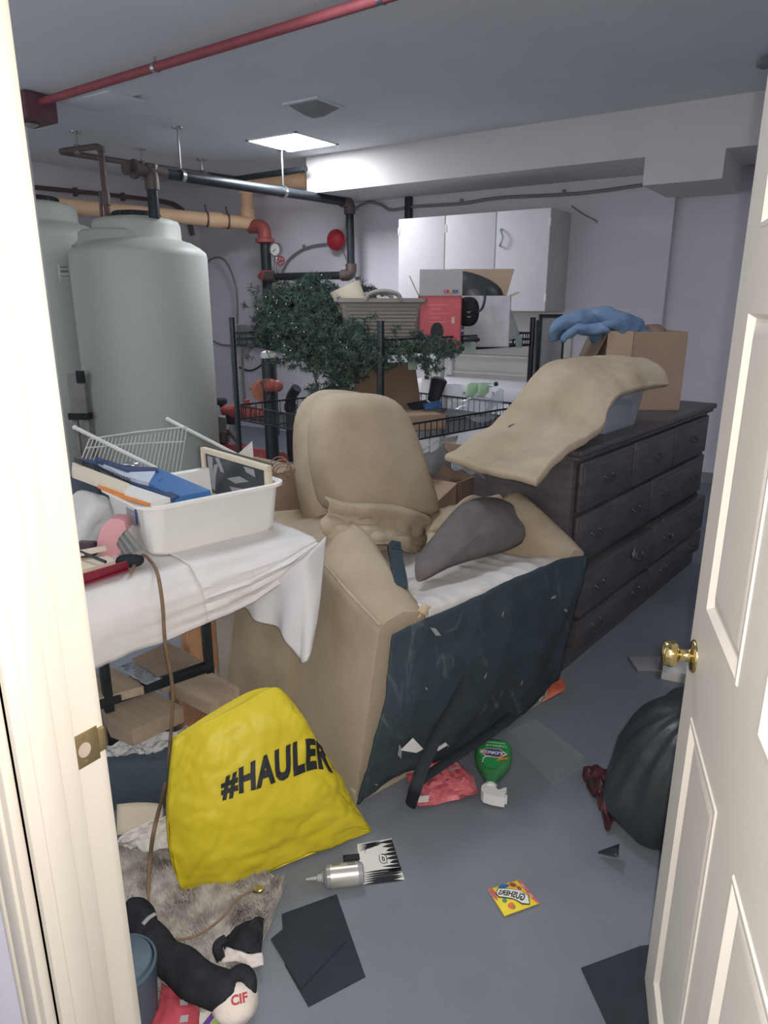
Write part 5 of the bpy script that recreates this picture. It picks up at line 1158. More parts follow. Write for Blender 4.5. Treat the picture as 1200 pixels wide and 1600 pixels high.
mb = MB(); blob(mb, Pd(140, 812, fo+.22), RGT*.085, FWD*.07, UP*.10, .05, 9, 3, 40, 24, ridge=.6); tag(build(mb, 'plastic_bag', mat('white_film_bag', 'd5d8da', .3, alpha=.92), ang=70), 'crumpled white plastic bag on the table left of the tote', 'bag')
mb = MB(); blob(mb, Pd(125, 765, fo+.3), RGT*.07, FWD*.06, UP*.05, .025, 12, 8, 30, 18); tag(build(mb, 'dark_cloth', BLUEF), 'dark slate cloth under the cream notebook beside the tote', 'cloth')
mb = MB(); c = Pz(135, 858, bz+.025); mb.box(c, (.06, .05, .05), .5, .006); tag(build(mb, 'dark_jar', mat('dark_plum', '4f3c4a', .35)), 'small dark plum pot beside the pink dispenser', 'pot')
mb = MB(); mb.prism([Pz(100, 864, bz+.055), Pz(165, 852, bz+.055), Pz(166, 858, bz+.055), Pz(100, 872, bz+.055)], (0, 0, -.006)); tag(build(mb, 'cream_strip', CREAMP), 'thin cream strip between the red box and the pink dispenser', 'strip')
# cord
cpx = [(200, 862, .03), (222, 868, -.0), (238, 880, -.015), (247, 900, -.06), (254, 945, -.10), (258, 1003, -.11), (268, 1062, -.10), (270, 1100, -.10), (264, 1180, -.10), (256, 1235, -.12)]
cpts = [MT @ tp(px, py, y) for px, py, y in cpx]
cpts[0].z = bz+.012; cpts[1] = Pz(222, 868, bz+.012); cpts[2] = Pz(238, 880, bz+.012)
cpts += [Pz(242, 1290, .18), Pz(235, 1340, .09), Pz(232, 1400, .055), Pz(238, 1436, .05), Pz(255, 1460, .05), Pz(278, 1468, .05), Pz(310, 1460, .05), Pz(345, 1436, .05), Pz(372, 1404, .05), Pz(398, 1390, .045)]
cpts[10] = Pz(242, 1292, .2)
mb = MB(); cs_ = spline(cpts, 8); mb.tube(cs_, [.0058 if i < 96 else .0032 for i in range(len(cs_))], 8); tag(build(mb, 'power_cord', COPPER), 'brown cord trailing from the table down onto the grey rug', 'cord')
mb = MB(); k = Pz(405, 1391, .045); blob(mb, k, RGT*.018, FWD*.010, UP*.008, .006, 40, 4, 16, 10); tag(build(mb, 'gold_trinket', BRASS), 'tiny gold trinket at the end of the brown cord', 'trinket')
# ---------------------------------------------------------------- lumber and clutter under the table
def qslab(name, pix, z, th, m, label, cat, ex=None):
    mb = MB(); mb.prism([Pz(px, py, z) for px, py in pix], ex if ex is not None else (0, 0, -th)); o = build(mb, name, m); return tag(o, label, cat)
qslab('lumber_offcut', [(272, 1070), (332, 1051), (373, 1074), (328, 1097)], .38, .052, WOOD1, 'short pale lumber offcut with a clean sawn end beside the yellow bag', 'wood')
mb = MB(); a = Pz(300, 1085, .30); mb.M = frame(Vector((a.x, a.y, 0)), UX); mb.bx(-.06, .06, -.03, .06, 0, .325, .002); tag(build(mb, 'wood_post', WOODB), 'brown wooden block standing under the short pale offcut', 'wood')
qslab('broad_plank', [(158, 1100), (240, 1079), (286, 1105), (206, 1142), (170, 1128)], .34, .055, WOOD3, 'broad weathered plank with a chipped end under the table stretcher', 'wood')
qslab('pale_board', [(120, 1062), (178, 1043), (224, 1072), (130, 1098)], .40, .03, WOOD1, 'pale flat board at the far left under the tablecloth', 'wood')
qslab('grey_plank', [(206, 1029), (262, 1003), (338, 1044), (305, 1058), (252, 1066)], .36, .04, WOOD3, 'grey-brown plank lying behind the table stretcher', 'wood')
mb = MB(); rows = [[Pz(184+24*u+44*v+2*sin(20*v), 1043-10*u+27*v, .42+.012*sin(15*v+7*u)) for u in [i/6 for i in range(7)]] for v in [j/12 for j in range(13)]]; mb.grid(rows); tag(build(mb, 'clear_wrap', FROST, solid=.001), 'crumpled clear wrap strip between the boards under the table', 'plastic')
a = MT @ tp(314, 1005, .30); mb = MB(); mb.M = frame(Vector((a.x, a.y, 0)), UX); mb.bx(-.055, .055, -.02, .07, .2, .66, .002); tag(build(mb, 'orange_post', WOOD2), 'upright orange lumber post under the table', 'wood')
a = MT @ tp(354, 998, .32); mb = MB(); mb.M = frame(Vector((a.x, a.y, 0)), UX); mb.bx(-.05, .05, -.02, .05, .1, .68, .003); tag(build(mb, 'grey_block', RUST), 'upright grey slab beside the orange lumber post', 'block')
mb = MB(); a = Pz(255, 1100, .3); mb.M = frame(Vector((a.x, a.y, 0)), UX); mb.bx(-.30, .02, .06, .3, 0, .28, .002); tag(build(mb, 'lumber_crate', CARDD), 'dark brown carton carrying the planks under the table', 'box')
pt = Patch([[Pz(150, 1200, .14), Pz(200, 1192, .15), Pz(245, 1188, .15), Pz(300, 1180, .14)], [Pz(150, 1180, .20), Pz(200, 1170, .21), Pz(240, 1168, .2), Pz(300, 1150, .18)], [Pz(150, 1165, .25), Pz(200, 1155, .26), Pz(250, 1145, .25), Pz(300, 1128, .22)]])
mb = MB(); mb.grid(pt.rows(40, 20, .03, 14, 3)); tag(build(mb, 'crumpled_paper', mat('bluish_white_paper', 'c6c8cc', .7), solid=.002, ang=25), 'crumpled white paper under the broad plank', 'paper')
a, b = Pz(150, 1262, .02), Pz(268, 1256, .02); M = frame(a, b-a); ww = (b-a).length; hh = Pd(200, 1192, (Pz(200, 1258, .02)-C0).dot(FWD)).z-.02
mb = MB(M); mb.bx(-.1, ww, 0, .25, -.018, hh, .012); fb_ = tag(build(mb, 'fabric_bin', BLUEF), 'blue-grey fabric bin on the floor under the table', 'bin')
a = Pz(190, 1300, .03); fo2 = (a-C0).dot(FWD); rows = [[Pd(184+70*u, 1258+48*v-3*sin(3*u), fo2+.06-.07*v+.02*u) for u in [i/6 for i in range(7)]] for v in [j/5 for j in range(6)]]
mb = MB(); mb.grid(rows); tag(build(mb, 'cream_card', CREAMP, solid=.012), 'cream curved card leaning on the fabric bin', 'card')
pt = Patch([[Pz(182, 1330, .03), Pz(220, 1328, .035), Pz(270, 1325, .03)], [Pz(184, 1312, .08), Pz(222, 1300, .09), Pz(272, 1296, .08)], [Pz(200, 1298, .10), Pz(235, 1284, .12), Pz(275, 1270, .12)]])
mb = MB(); mb.grid(pt.rows(30, 18, .02, 16, 8)); tag(build(mb, 'tissue_paper', PAPER, solid=.002, ang=25), 'crumpled white tissue paper at the back edge of the rug', 'paper')
# ================================================================ ON THE FLOOR
# grey shag rug
outl = [(150, 1345), (190, 1325), (240, 1322), (300, 1335), (370, 1350), (438, 1380), (432, 1420), (412, 1470), (392, 1510), (360, 1550), (320, 1590), (250, 1585), (180, 1640), (120, 1500)]
ctrR = sum((Pz(px, py, 0) for px, py in outl), Vector())/len(outl)
rgp = [Pz(px, py, 0) for px, py in outl]
fine = []
for i in range(len(rgp)):
    for j in range(5): fine.append(cr(rgp[i-1], rgp[i], rgp[(i+1) % len(rgp)], rgp[(i+2) % len(rgp)], j/5))
rg = thing('shag_rug', 'grey shaggy rug on the floor beside the door jamb', 'rug', ctrR)
mb = MB(); ringsR = []
for s_ in (1, .985, .8, .6, .4, .2, .05):
    ringsR.append([ctrR+(p-ctrR)*s_+Vector((0, 0, .003 if s_ == 1 else .02+.012*noise.noise(p*s_*9))) for p in fine])
mb.loft(ringsR); build(mb, 'backing', RUG, rg)
rr = random.Random(5); mb = MB()
for i in range(15000):
    a = rr.randrange(len(fine)); b = (a+1) % len(fine); s_ = math.sqrt(rr.random()); q_ = fine[a].lerp(fine[b], rr.random()); p = ctrR+(q_-ctrR)*s_; p.z = .016
    an = 6.28*noise.noise(p*6)+rr.gauss(0, .8); d = Vector((cos(an)*.014, sin(an)*.014, .014+.012*rr.random())); w_ = Vector((-sin(an), cos(an), 0))*.0017
    mb.face_raw(p-w_, p+w_, p+d)
build(mb, 'pile', RUG, rg, stuff=True, recalc=False)
# yellow printed bag ------------------------------------------------
bl_, br2 = Pz(290, 1402, .002), Pz(581, 1299, .002); ubg = (br2-bl_).normalized(); bgw = (br2-bl_).length
nbg = Vector((ubg.y, -ubg.x, 0)); nbg = nbg if nbg.dot(C0-bl_) > 0 else -nbg
MY = frame(bl_, ubg); MYi = MY.inverted()
bag = thing('shopping_bag', 'big yellow shopping bag with black lettering leaning on the armchair', 'bag', bl_); bag.matrix_world = MY; FRM[bag.name] = MY
def yb(px, py, dy): d = MYi.to_3x3() @ ray(px, py); o = MYi @ C0; lean = .25; t = (dy+lean*o.z-o.y)/(d.y-lean*d.z); return MY @ (o+d*t)
front = [[(290, 1402, -.0), (335, 1388, -.02), (395, 1372, -.025), (460, 1345, -.025), (520, 1322, -.02), (581, 1299, 0)],
         [(272, 1360, -.01), (325, 1345, -.05), (390, 1325, -.06), (455, 1300, -.06), (520, 1278, -.05), (574, 1288, 0)],
         [(262, 1300, 0), (320, 1285, -.06), (385, 1268, -.075), (450, 1248, -.075), (512, 1232, -.055), (556, 1262, .01)],
         [(264, 1240, .0), (320, 1222, -.05), (380, 1202, -.065), (440, 1185, -.065), (497, 1175, -.045), (534, 1220, .02)],
         [(268, 1190, .01), (320, 1165, -.03), (378, 1140, -.045), (435, 1125, -.045), (478, 1130, -.03), (510, 1180, .03)],
         [(272, 1156, .02), (322, 1127, .0), (375, 1100, .0), (428, 1074, .0), (450, 1092, .02), (472, 1122, .05)]]
pf_ = Patch([[yb(*q) for q in r] for r in front])
def bagd(u, v, p):
    rg_ = 1-abs(noise.noise(Vector((u*3+v*1.5, v*4.5-u*1.5, 2.3))))*5; r2 = 1-abs(noise.noise(Vector((u*6-v*4, v*3.5+u*3, 8.1))))*6
    return .010*noise.fractal(p*7+Vector((2, 0, 0)), .8, 2.1, 4)-.0055*max(0, rg_)*(.3+.7*(1-v))-.003*max(0, r2)*(.2+.8*abs(u-.5)*2)
rows_ = []
for jv in range(71):
    row = []
    for iu in range(81):
        u_, v_ = iu/80, jv/70; p = pf_.at(u_, v_); row.append(p + pf_.nrm(u_, v_)*bagd(u_, v_, p))
    rows_.append(row)
mb = MB(); mb.grid(rows_); build(mb, 'front_panel', YELLOW, bag, solid=.002, ang=30)
bkp = [[pf_.at(u, v*.985)-nbg*(d*(1-.8*v)+.015) for u, d in ((0, .02), (.25, .10), (.5, .12), (.75, .10), (1, .0))] for v in (0, .25, .5, .75, 1)]
pb_ = Patch(bkp); mb = MB(); mb.grid(pb_.rows(24, 20, .01, 6, 4)); build(mb, 'back_panel', YELLOW, bag, solid=.002)
mb = MB()                                                    # gusset under the front edge and side walls
bot_f = [pf_.at(u, 0) for u in [i/12 for i in range(13)]]; bot_b = [pb_.at(u, 0) for u in [i/12 for i in range(13)]]
mb.grid([bot_f, bot_b]); mb.grid([[pf_.at(0, v) for v in [i/12 for i in range(13)]], [pb_.at(0, v) for v in [i/12 for i in range(13)]]]); mb.grid([[pf_.at(1, v) for v in [i/12 for i in range(13)]], [pb_.at(1, v) for v in [i/12 for i in range(13)]]])
build(mb, 'gusset', YELLOW, bag, solid=.001)
# lettering mapped on the front panel
vs, fs = text_geo('#HAULER', 1.0, .05, 3, 1.1)
xmin = min(v.x for v in vs); xmax = max(v.x for v in vs); ymin = min(v.y for v in vs); ymax = max(v.y for v in vs)
def find(px, py):
    r_ = ray(px, py).normalized(); return min(((u/60, v/60) for u in range(61) for v in range(61)), key=lambda w_: (pf_.at(*w_)-C0).normalized().cross(r_).length)
p00, p10, p01, p11 = find(347, 1252), find(518, 1213), find(347, 1212), find(509, 1172)
sub_ = MB()
bm_t = bmesh.new(); vv = [bm_t.verts.new(v) for v in vs]
for f in fs:
    try: bm_t.faces.new([vv[i] for i in f])
    except ValueError: pass
bmesh.ops.triangulate(bm_t, faces=bm_t.faces[:])
for _ in range(2): bmesh.ops.subdivide_edges(bm_t, edges=[e for e in bm_t.edges if e.calc_length() > .12], cuts=1); bmesh.ops.triangulate(bm_t, faces=bm_t.faces[:])
bm_t.verts.index_update(); pts = []
for v in bm_t.verts:
    s_ = (v.co.x-xmin)/(xmax-xmin); t_ = (v.co.y-ymin)/(ymax-ymin)
    u = (p00[0]*(1-s_)+p10[0]*s_)*(1-t_)+(p01[0]*(1-s_)+p11[0]*s_)*t_; w_ = (p00[1]*(1-s_)+p10[1]*s_)*(1-t_)+(p01[1]*(1-s_)+p11[1]*s_)*t_
    p = pf_.at(min(u, .998), w_); n_ = pf_.nrm(min(u, .99), w_)
    d = bagd(u, w_, p)
    p = p+n_*d; n2 = n_ if n_.dot(C0-p) > 0 else -n_; pts.append(p+n2*.005)
mb = MB(); mb.add(pts, [[v.index for v in f.verts] for f in bm_t.faces]); bm_t.free(); tx = build(mb, 'lettering', INK, bag, recalc=False); tx['label'] = 'bold black printed lettering'

def ffr(px, py, px2, py2, z=0): a, b = Pz(px, py, z), Pz(px2, py2, z); return frame(a, b-a), (b-a).length
# black felt sheets
for i, (pix, z, lab) in enumerate((([(440, 1428), (526, 1397), (571, 1526), (482, 1573), (445, 1508)], .002, 'upper of two black felt sheets on the bare floor'), ([(423, 1467), (446, 1448), (520, 1420), (540, 1470), (470, 1545)], .006, 'lower-left black felt sheet overlapping another on the bare floor'))):
    qslab('felt_sheet', pix, z, .002, BLACKF, lab, 'sheet')
# printed face card (plain drawing of eyes and hair)
Mk, wk = ffr(566, 1383, 632, 1374)
cd_ = thing('drawing_card', 'black and white printed card lying beside the silver bottle', 'card', Mk.translation); FRM[cd_.name] = Mk; cd_.matrix_world = Mk
Mki = Mk.inverted()
def kp(px, py, h): p = Mki @ Pz(px, py, 0); return (p.x, p.y, h)
mb = MB(Mk); mb.prism([kp(566, 1383, 0.001) , kp(632, 1375, .001), kp(612, 1311, .001), kp(558, 1320, .001)], (0, 0, .0015)); build(mb, 'card', PAPER, cd_)
def kpoly(pix, name='ink_area', m=INK): mb = MB(Mk); mb.prism([kp(px, py, .0026) for px, py in pix], (0, 0, .0004)); return build(mb, name, m, cd_)
for i in range(8):
    y0 = 1313+i*6.2; x0 = 613+i*1.95; kpoly([(x0-22+4*(i % 3)-(i > 5)*6, y0+5), (x0-8, y0+1), (x0-.6, y0-.5), (x0+1.2, y0+5.6), (x0-9, y0+6)])
for i in range(6):
    y0 = 1361+i*3.6; kpoly([(567+1.2*(i % 2), y0+4.5), (585, y0+.6-i*.2), (612+3*(i % 2), y0-3.4-i*.1), (629+i*.3, y0-5.0+(i % 2)*2), (620, y0-1.0), (590, y0+2.6)])
for i in range(4): kpoly([(559.5+i*.4, 1322+i*3.2), (575, 1318.6+i*2), (594+2*i, 1315+i*1.0), (580, 1320.5+i*1.8)])
def karc(pix, w_=.0011):
    mb = MB(Mk); pts = spline([Vector(kp(px, py, .0028)) for px, py in pix], 4); mb.tube(pts, w_, 5); build(mb, 'ink_line', INK, cd_)
karc([(593, 1337), (593, 1345), (598, 1350), (604, 1349)]); karc([(595, 1336), (600, 1336), (604, 1341), (605, 1350)]); karc([(597, 1340), (600, 1342), (601, 1346), (598, 1345), (597, 1340)], .0014)
karc([(585, 1322), (588, 1319), (592, 1318)]); karc([(586, 1323), (590, 1322), (593, 1319)]); karc([(571, 1334), (570, 1331), (573, 1328)], .0007)
# silver bottle lying down
ra = .031; a, b = Pz(478, 1374, ra), Pz(568, 1364, ra); d = (b-a).normalized(); Lb = (b-a).length
sb = thing('squeeze_bottle', 'silver squeeze bottle with a pointed clear nozzle lying near the yellow bag', 'bottle', a)
mb = MB(); mb.lathe([(0, Lb), (ra-.006, Lb), (ra-.001, Lb-.004), (ra, Lb-.02), (ra, Lb*.36), (ra-.004, Lb*.34), (.018, Lb*.30), (0, Lb*.30)], a, d, 32); build(mb, 'bottle_body', mat('greyish_clear_bottle', '8f9193', .25, spec=.5), sb)
mb = MB(); mb.lathe([(ra+.0008, Lb*.42), (ra+.0008, Lb*.90), (ra+.0002, Lb*.90), (ra+.0002, Lb*.42)], a, d, 32); lb2 = build(mb, 'label', SILVERL, sb)
mb = MB(); mb.lathe([(.0, -.0), (.003, .0), (.006, .03), (.010, .033), (.012, .045), (.018, .047), (.018, Lb*.29), (.012, Lb*.31), (0, Lb*.31)], a, d, 20); build(mb, 'nozzle', mat('grey_nozzle', 'a9a9a7', .3), sb)
lat = d.cross(UP).normalized(); 
for i in range(6):
    an = 1.15+.16*i; n_ = (UP*cos(an-pi/2+.55)+(-lat if (-lat).dot(FWD) > 0 else lat)*sin(an-pi/2+.55)).normalized(); 
    for j, (s0, s1) in enumerate(((.45, .6), (.72, .86))):
        if (i+j) % 2: mb = MB(); mb.box(a+d*Lb*(s0+s1)/2+n_*(ra+.001), (Lb*(s1-s0), .0016, .0008), frame((0, 0, 0), d, n_).to_3x3()); build(mb, 'print_line', INK, lb2)
mb = MB(); p = Pz(549, 1340, .004); mb.box(p, (.05, .022, .006), frame((0, 0, 0), d).to_3x3(), .001); tag(build(mb, 'black_block', INK), 'small black block behind the silver squeeze bottle', 'block')
# snack pouch
pa, pb2, pc, pd2 = Pz(762, 1392, 0), Pz(812, 1377, 0), Pz(843, 1414, 0), Pz(788, 1434, 0)
pp_ = Patch([[pa.lerp(pd2, v).lerp(pb2.lerp(pc, v), u)+UP*(.004+.010*(1-(2*u-1)**2)*(1-(2*v-1)**2)) for u in [i/8 for i in range(9)]] for v in [j/8 for j in range(9)]])
sn = thing('snack_pouch', 'small yellow and red fruit snack pouch on the bare floor', 'pouch', (pa+pc)/2)
mb = MB(); mb.grid(pp_.rows(24, 20, .0006, 40, 1)); build(mb, 'pouch', YELL, sn, solid=.003)
def pm(u, v, h=.0042): return pp_.at(u, v)+UP*h
def pdec(poly, name, m, h=.0042):
    bt = bmesh.new(); f_ = bt.faces.new([bt.verts.new((u, v, 0)) for u, v in poly]); bmesh.ops.triangulate(bt, faces=bt.faces[:])
    for _ in range(2): bmesh.ops.subdivide_edges(bt, edges=[e_ for e_ in bt.edges if e_.calc_length() > .12], cuts=1); bmesh.ops.triangulate(bt, faces=bt.faces[:])
    bt.verts.index_update(); mb = MB(); mb.add([pm(v.co.x, v.co.y, h) for v in bt.verts], [[v.index for v in f.verts] for f in bt.faces]); bt.free(); return build(mb, name, m, sn, recalc=False)
pdec([(.90, -.0), (1, 0), (1, 1), (.93, 1), (.95, .75), (.86, .6), (.88, .3)], 'red_end', REDPK); pdec([(0, 0), (.10, 0), (.13, .25), (.06, .5), (0, .35)], 'red_end', REDPK)
pdec(ell(.42, .12, .16, .10, 16), 'blue_splash', BLUE); pdec(ell(.68, .17, .09, .12, 14), 'red_fruit', REDBOX); pdec(ell(.76, .36, .06, .09, 12), 'red_splash', REDBOX)
pdec(ell(.20, .60, .06, .08, 12), 'green_fruit', BOTG); pdec(ell(.28, .82, .09, .09, 14), 'orange_fruit', ORPK); pdec(ell(.30, .88, .07, .05, 12), 'dark_fruit', BOTG)
pdec([(.10, .27), (.24, .12), (.74, .46), (.86, .70), (.74, .97), (.55, .90), (.42, .70), (.11, .44)], 'dark_backing', INK, .0048)
pdec([(.125, .28), (.24, .15), (.72, .48), (.83, .70), (.73, .94), (.565, .865), (.435, .68), (.135, .42)], 'white_backing', PAPER, .0054)
def gush(x, y):
    o_ = Vector((.70, .76)); ex = (Vector((.18, .29))-o_); L_ = ex.length; ex = ex/L_; ey = Vector((-ex.y, ex.x)); 
    if ey.y > 0 : ey = -ey
    s_ = .5+x; sc_ = 1.15-.45*s_
    q_ = o_+ex*(s_*L_)-ey*(y*sc_*-1); return pm(q_.x, q_.y, .0062)
vs, fs = text_geo('GUSHERS', 1.0, .03); x0 = min(v.x for v in vs); x1_ = max(v.x for v in vs); mb = MB(); mb.add([gush((v.x-x0)/(x1_-x0)-.5, v.y*.30) for v in vs], fs); build(mb, 'lettering', INK, sn, recalc=False)
for (u, v) in ((.90, .28), (.90, .70)):
    for k in range(3): pdec([(u-.02+.02*k, v-.08), (u-.01+.02*k, v-.08), (u+.01+.02*k, v+.08), (u+.02*k, v+.08)], 'print_line', PAPER, .0050)
# cleaner spray bottle lying on its back
O_ = Pz(766, 1240, 0); Tt = Pz(772, 1174, 0); My = frame(O_, Vector((0, 0, 1)).cross(O_-Tt)*-1); ey = (Tt-O_); Lc = ey.length; My = frame(O_, (Tt-O_).cross(UP)); 
# local: x to the right, y towards the bottle base, z up
cl2 = thing('spray_bottle', 'green cleaner spray bottle with a white trigger head lying on the floor', 'bottle', O_); cl2.matrix_world = My; FRM[cl2.name] = My
Wc = (Pz(799, 1205, 0)-Pz(740, 1205, 0)).length/2; th = .058
prof = [(0, .018, .020), (.02, .020, .02), (.05, .030, .024), (.10, Wc*.82, .027), (.15, Wc*.98, .029), (Lc*.78, Wc, .029), (Lc*.93, Wc*.92, .028), (Lc*.99, Wc*.72, .024), (Lc, Wc*.55, .018)]
mb = MB(My); mb.loft([[(hx*math.copysign(abs(cos(t))**.7, cos(t)), y, .030+hz*math.copysign(abs(sin(t))**.7, sin(t))) for t in [2*pi*i/28 for i in range(28)]] for y, hx, hz in prof]); build(mb, 'bottle_body', BOTG, cl2, ang=60)
zl = .0592
lab_ = [(-.02, .06), (.012, .06), (.03, .10), (.02, .13), (Wc*.8, .15), (Wc*.86, Lc*.8), (Wc*.7, Lc*.93), (-Wc*.7, Lc*.93), (-Wc*.86, Lc*.8), (-Wc*.85, .15), (-Wc*.55, .10)]
lb3 = decal(lab_, My, zl, 'label', CLOROX, cl2, .0012)
zz = zl+.0014; yc_ = Lc*.60
e1_ = decal(ell(0, yc_, Wc*.74, .030, 6, pi/6*0), My, zz, 'logo_border', mat('pale_gold_print', 'c8c39a', .5), lb3, .0006)
decal(ell(0, yc_, Wc*.68, .026, 6), My, zz+.0006, 'logo_red', REDBOX, lb3, .0006); decal(ell(0, yc_, Wc*.58, .022, 6), My, zz+.0012, 'logo_blue', BLUEL, lb3, .0006)
Mtx = My @ Matrix.Translation((0, yc_, zz+.0022)) @ Matrix.Rotation(pi, 4, 'Z'); text('CLOROX', .0225, Mtx, 'lettering', PAPER, lb3, .0012)
Mtx = My @ Matrix.Translation((.008, yc_+.045, zz+.0006)) @ Matrix.Rotation(pi, 4, 'Z'); text('CLEAN-UP', .0165, Mtx, 'lettering', mat('pale_green_print', 'b7d8bb', .5), lb3, .0004)
decal(rect(-.04, .04, yc_+.062, yc_+.065), My, zz, 'print_line', PAPER, lb3); 
mb = MB(My); mb.tube(spline([(-.035, .085, zz), (-.03, .115, zz), (0, .128, zz), (.03, .128, zz)], 5), .0016, 5); build(mb, 'print_curve', PAPER, lb3)
decal([(.012, .10), (.022, .118), (.055, .128), (.05, .118), (.03, .11)], My, zz, 'orange_swoosh', ORNG, lb3)
mb = MB(My); mb.lathe([(.0, .012), (.021, .012), (.021, -.012), (0, -.012)], (0, 0, .028), (0, 1, 0), 20)
mb.loft([[(x0, y, z) for y, z in ((ya, .012), (ya, .042), (yb_2, .046), (yb_2, .008))] for x0, ya, yb_2 in ((-.030, -.018, -.045), (-.02, -.004, -.06), (.01, -.012, -.068), (.036, -.036, -.070), (.050, -.038, -.070))]); mb.loft([[(x, y-.006, .018), (x, y-.006, .034), (x, y+.006, .034), (x, y+.006, .018)] for x, y in ((.006, -.022), (.026, -.026), (.046, -.010), (.054, -.006))]); build(mb, 'trigger_head', PAPER, cl2)
mb = MB(My); mb.bx(.050, .058, -.066, -.042, .016, .038, .002); build(mb, 'nozzle', PAPER, cl2)
# red crinkled package
ol = [(624, 1178), (650, 1168), (690, 1166), (706, 1172), (716, 1190), (738, 1215), (746, 1240), (700, 1250), (655, 1262), (645, 1240), (632, 1205)]
rpk = thing('red_package', 'crinkled red plastic package under the hanging straps', 'package', Pz(690, 1215, 0))
mb = MB(); add_inflate(mb, [Pz(px, py, .018) for px, py in ol], UP, .022, amp=.014, sc=34, seed=2, rings=14, back=.4); build(mb, 'film', REDPK, rpk, ang=28)
for (pix, m, nm) in (([(632, 1188), (652, 1186), (654, 1192), (633, 1195)], TAN, 'pale_band'), ([(632, 1202), (652, 1199), (654, 1206), (634, 1208)], TAN, 'pale_band'), ([(652, 1245), (671, 1243), (669, 1253), (653, 1254)], PAPER, 'white_label'), ([(676, 1182), (702, 1172), (705, 1177), (678, 1190)], TAN, 'pale_band'), ([(690, 1205), (718, 1197), (719, 1200), (690, 1209)], GREYC, 'pale_band')):
    mb = MB(); mb.prism([Pz(px, py, .041) for px, py in pix], (0, 0, .001)); build(mb, nm, m, rpk)
for (pix, lab) in (([(626, 1172), (645, 1153), (661, 1170), (650, 1176)], 'pale torn paper corner left of the straps'), ([(680, 1170), (696, 1160), (699, 1164), (684, 1173)], 'small white paper scrap between the two hanging straps')):
    mb = MB(); mb.prism([MC @ cp_(px, py, -.125) for px, py in pix], -YD*.002); tag(build(mb, 'paper_scrap', PAPER), lab, 'paper')
# orange-red pouch by the dresser, clear tray, white carton
mb = MB(); add_inflate(mb, [Pz(px, py, .012) for px, py in ((842, 1084), (858, 1048), (882, 1066), (882, 1078), (868, 1086), (846, 1096))], UP, .014, amp=.004, sc=30, seed=5); op2 = tag(build(mb, 'orange_pouch', ORPK, ang=30), 'orange-red pouch on the floor beside the armchair front', 'pouch')
mb = MB(); mb.prism([Pz(px, py, .03) for px, py in ((838, 1088), (846, 1080), (852, 1086), (842, 1096))], (0, 0, .001)); build(mb, 'white_print', PAPER, op2)
A_ = [Pz(788, 1152, 0), Pz(834, 1131, 0), Pz(916, 1194, 0), Pz(866, 1228, 0)]
def shr(s_, z): c = sum(A_, Vector())/4; return [c+(p-c)*s_+UP*z for p in A_]
mb = MB(); mb.loft([shr(.90, .035), shr(.93, .03), shr(.98, .004), shr(1.02, .003), shr(1.02, .001)], cap=False); mb.face(shr(.90, .035)); tag(build(mb, 'clear_tray', mat('clear_tray_plastic', 'b9c2c8', .15, alpha=.16, spec=.6)), 'clear plastic tray upside down on the floor beyond the spray bottle', 'tray')
a = Pz(1052, 1062, 0); mb = MB(frame(a, Wd(.9, -.44, 0))); mb.bx(-.05, .18, -.02, .14, 0, .05, .003); wc2 = tag(build(mb, 'white_carton', PAPER), 'flat white carton on the floor behind the door knob', 'box')
a = Pz(1040, 1045, 0); mb = MB(frame(a, RGT)); mb.bx(-.14, .1, -.03, .1, 0, .012, .003); tag(build(mb, 'grey_flap', GREYBOX), 'dark grey flap lying beside the flat white carton', 'card')
# dark bin bag, wrapper, torn flap, mat
o = Wd(1.0, 1.95, 0); bgk = MB(); f0 = 1.9
pf2 = [(.00, .20, 0), (.02, .245, 0), (.06, .265, 0), (.11, .27, .0), (.16, .268, .0), (.22, .255, .01), (.27, .235, .02), (.31, .20, .03), (.345, .155, .03), (.37, .10, .04), (.385, .05, .05)]
loops = []
for z, r_, dx in pf2:
    lp = []
    for i in range(72):
        t = 2*pi*i/72; k = 1+.12*noise.noise(Vector((cos(t)*1.6, sin(t)*1.6, z*6)))-.10*abs(noise.noise(Vector((cos(t)*4, sin(t)*4, z*5+3))))+.06*noise.noise(Vector((cos(t)*11, sin(t)*11, z*16)))-.07*abs(noise.noise(Vector((cos(t)*7+2, sin(t)*7, z*11))))
        lp.append(tuple(o+Vector((cos(t)*r_*k*.95, sin(t)*r_*k*1.12, z))+RGT*dx))
    loops.append(lp)
bgk.loft(loops)
for v in bgk.bm.verts:
    q_ = v.co; h_ = 1-abs(noise.noise(Vector((q_.x*7, q_.y*7, q_.z*3.2))))*2.4; h2 = 1-abs(noise.noise(Vector((q_.x*15+4, q_.y*15, q_.z*8))))*2.6; dn = (q_-o-Vector((0, 0, .15))).normalized(); v.co = q_+dn*(.022*h_+.010*h2)*(1 if q_.z > .01 else 0)
tag(build(bgk, 'bin_bag', BAGB, sub=1, ang=70), 'full black bin bag half hidden behind the open door', 'bag')
ol = [(910, 1212), (922, 1196), (948, 1206), (968, 1215), (968, 1255), (958, 1285), (945, 1288), (936, 1262), (924, 1240)]
mb = MB(); add_inflate(mb, [Pz(px, py, .03) for px, py in ol], UP, .03, amp=.03, sc=26, seed=6, rings=10); dw_ = tag(build(mb, 'dark_wrapper', DKPK, ang=30), 'crumpled dark wrapper with red patches beside the bin bag', 'wrapper')
mb = MB(); rows = [[Pz(936+32*u-2*v, 1331-12*u+12*v*(.2+1.6*u), .012+.03*u) for u in [i/5 for i in range(6)]] for v in [j/3 for j in range(4)]]; mb.grid(rows); tag(build(mb, 'black_film_scrap', BAGB, solid=.002), 'pointed black film scrap at the foot of the bin bag', 'scrap')
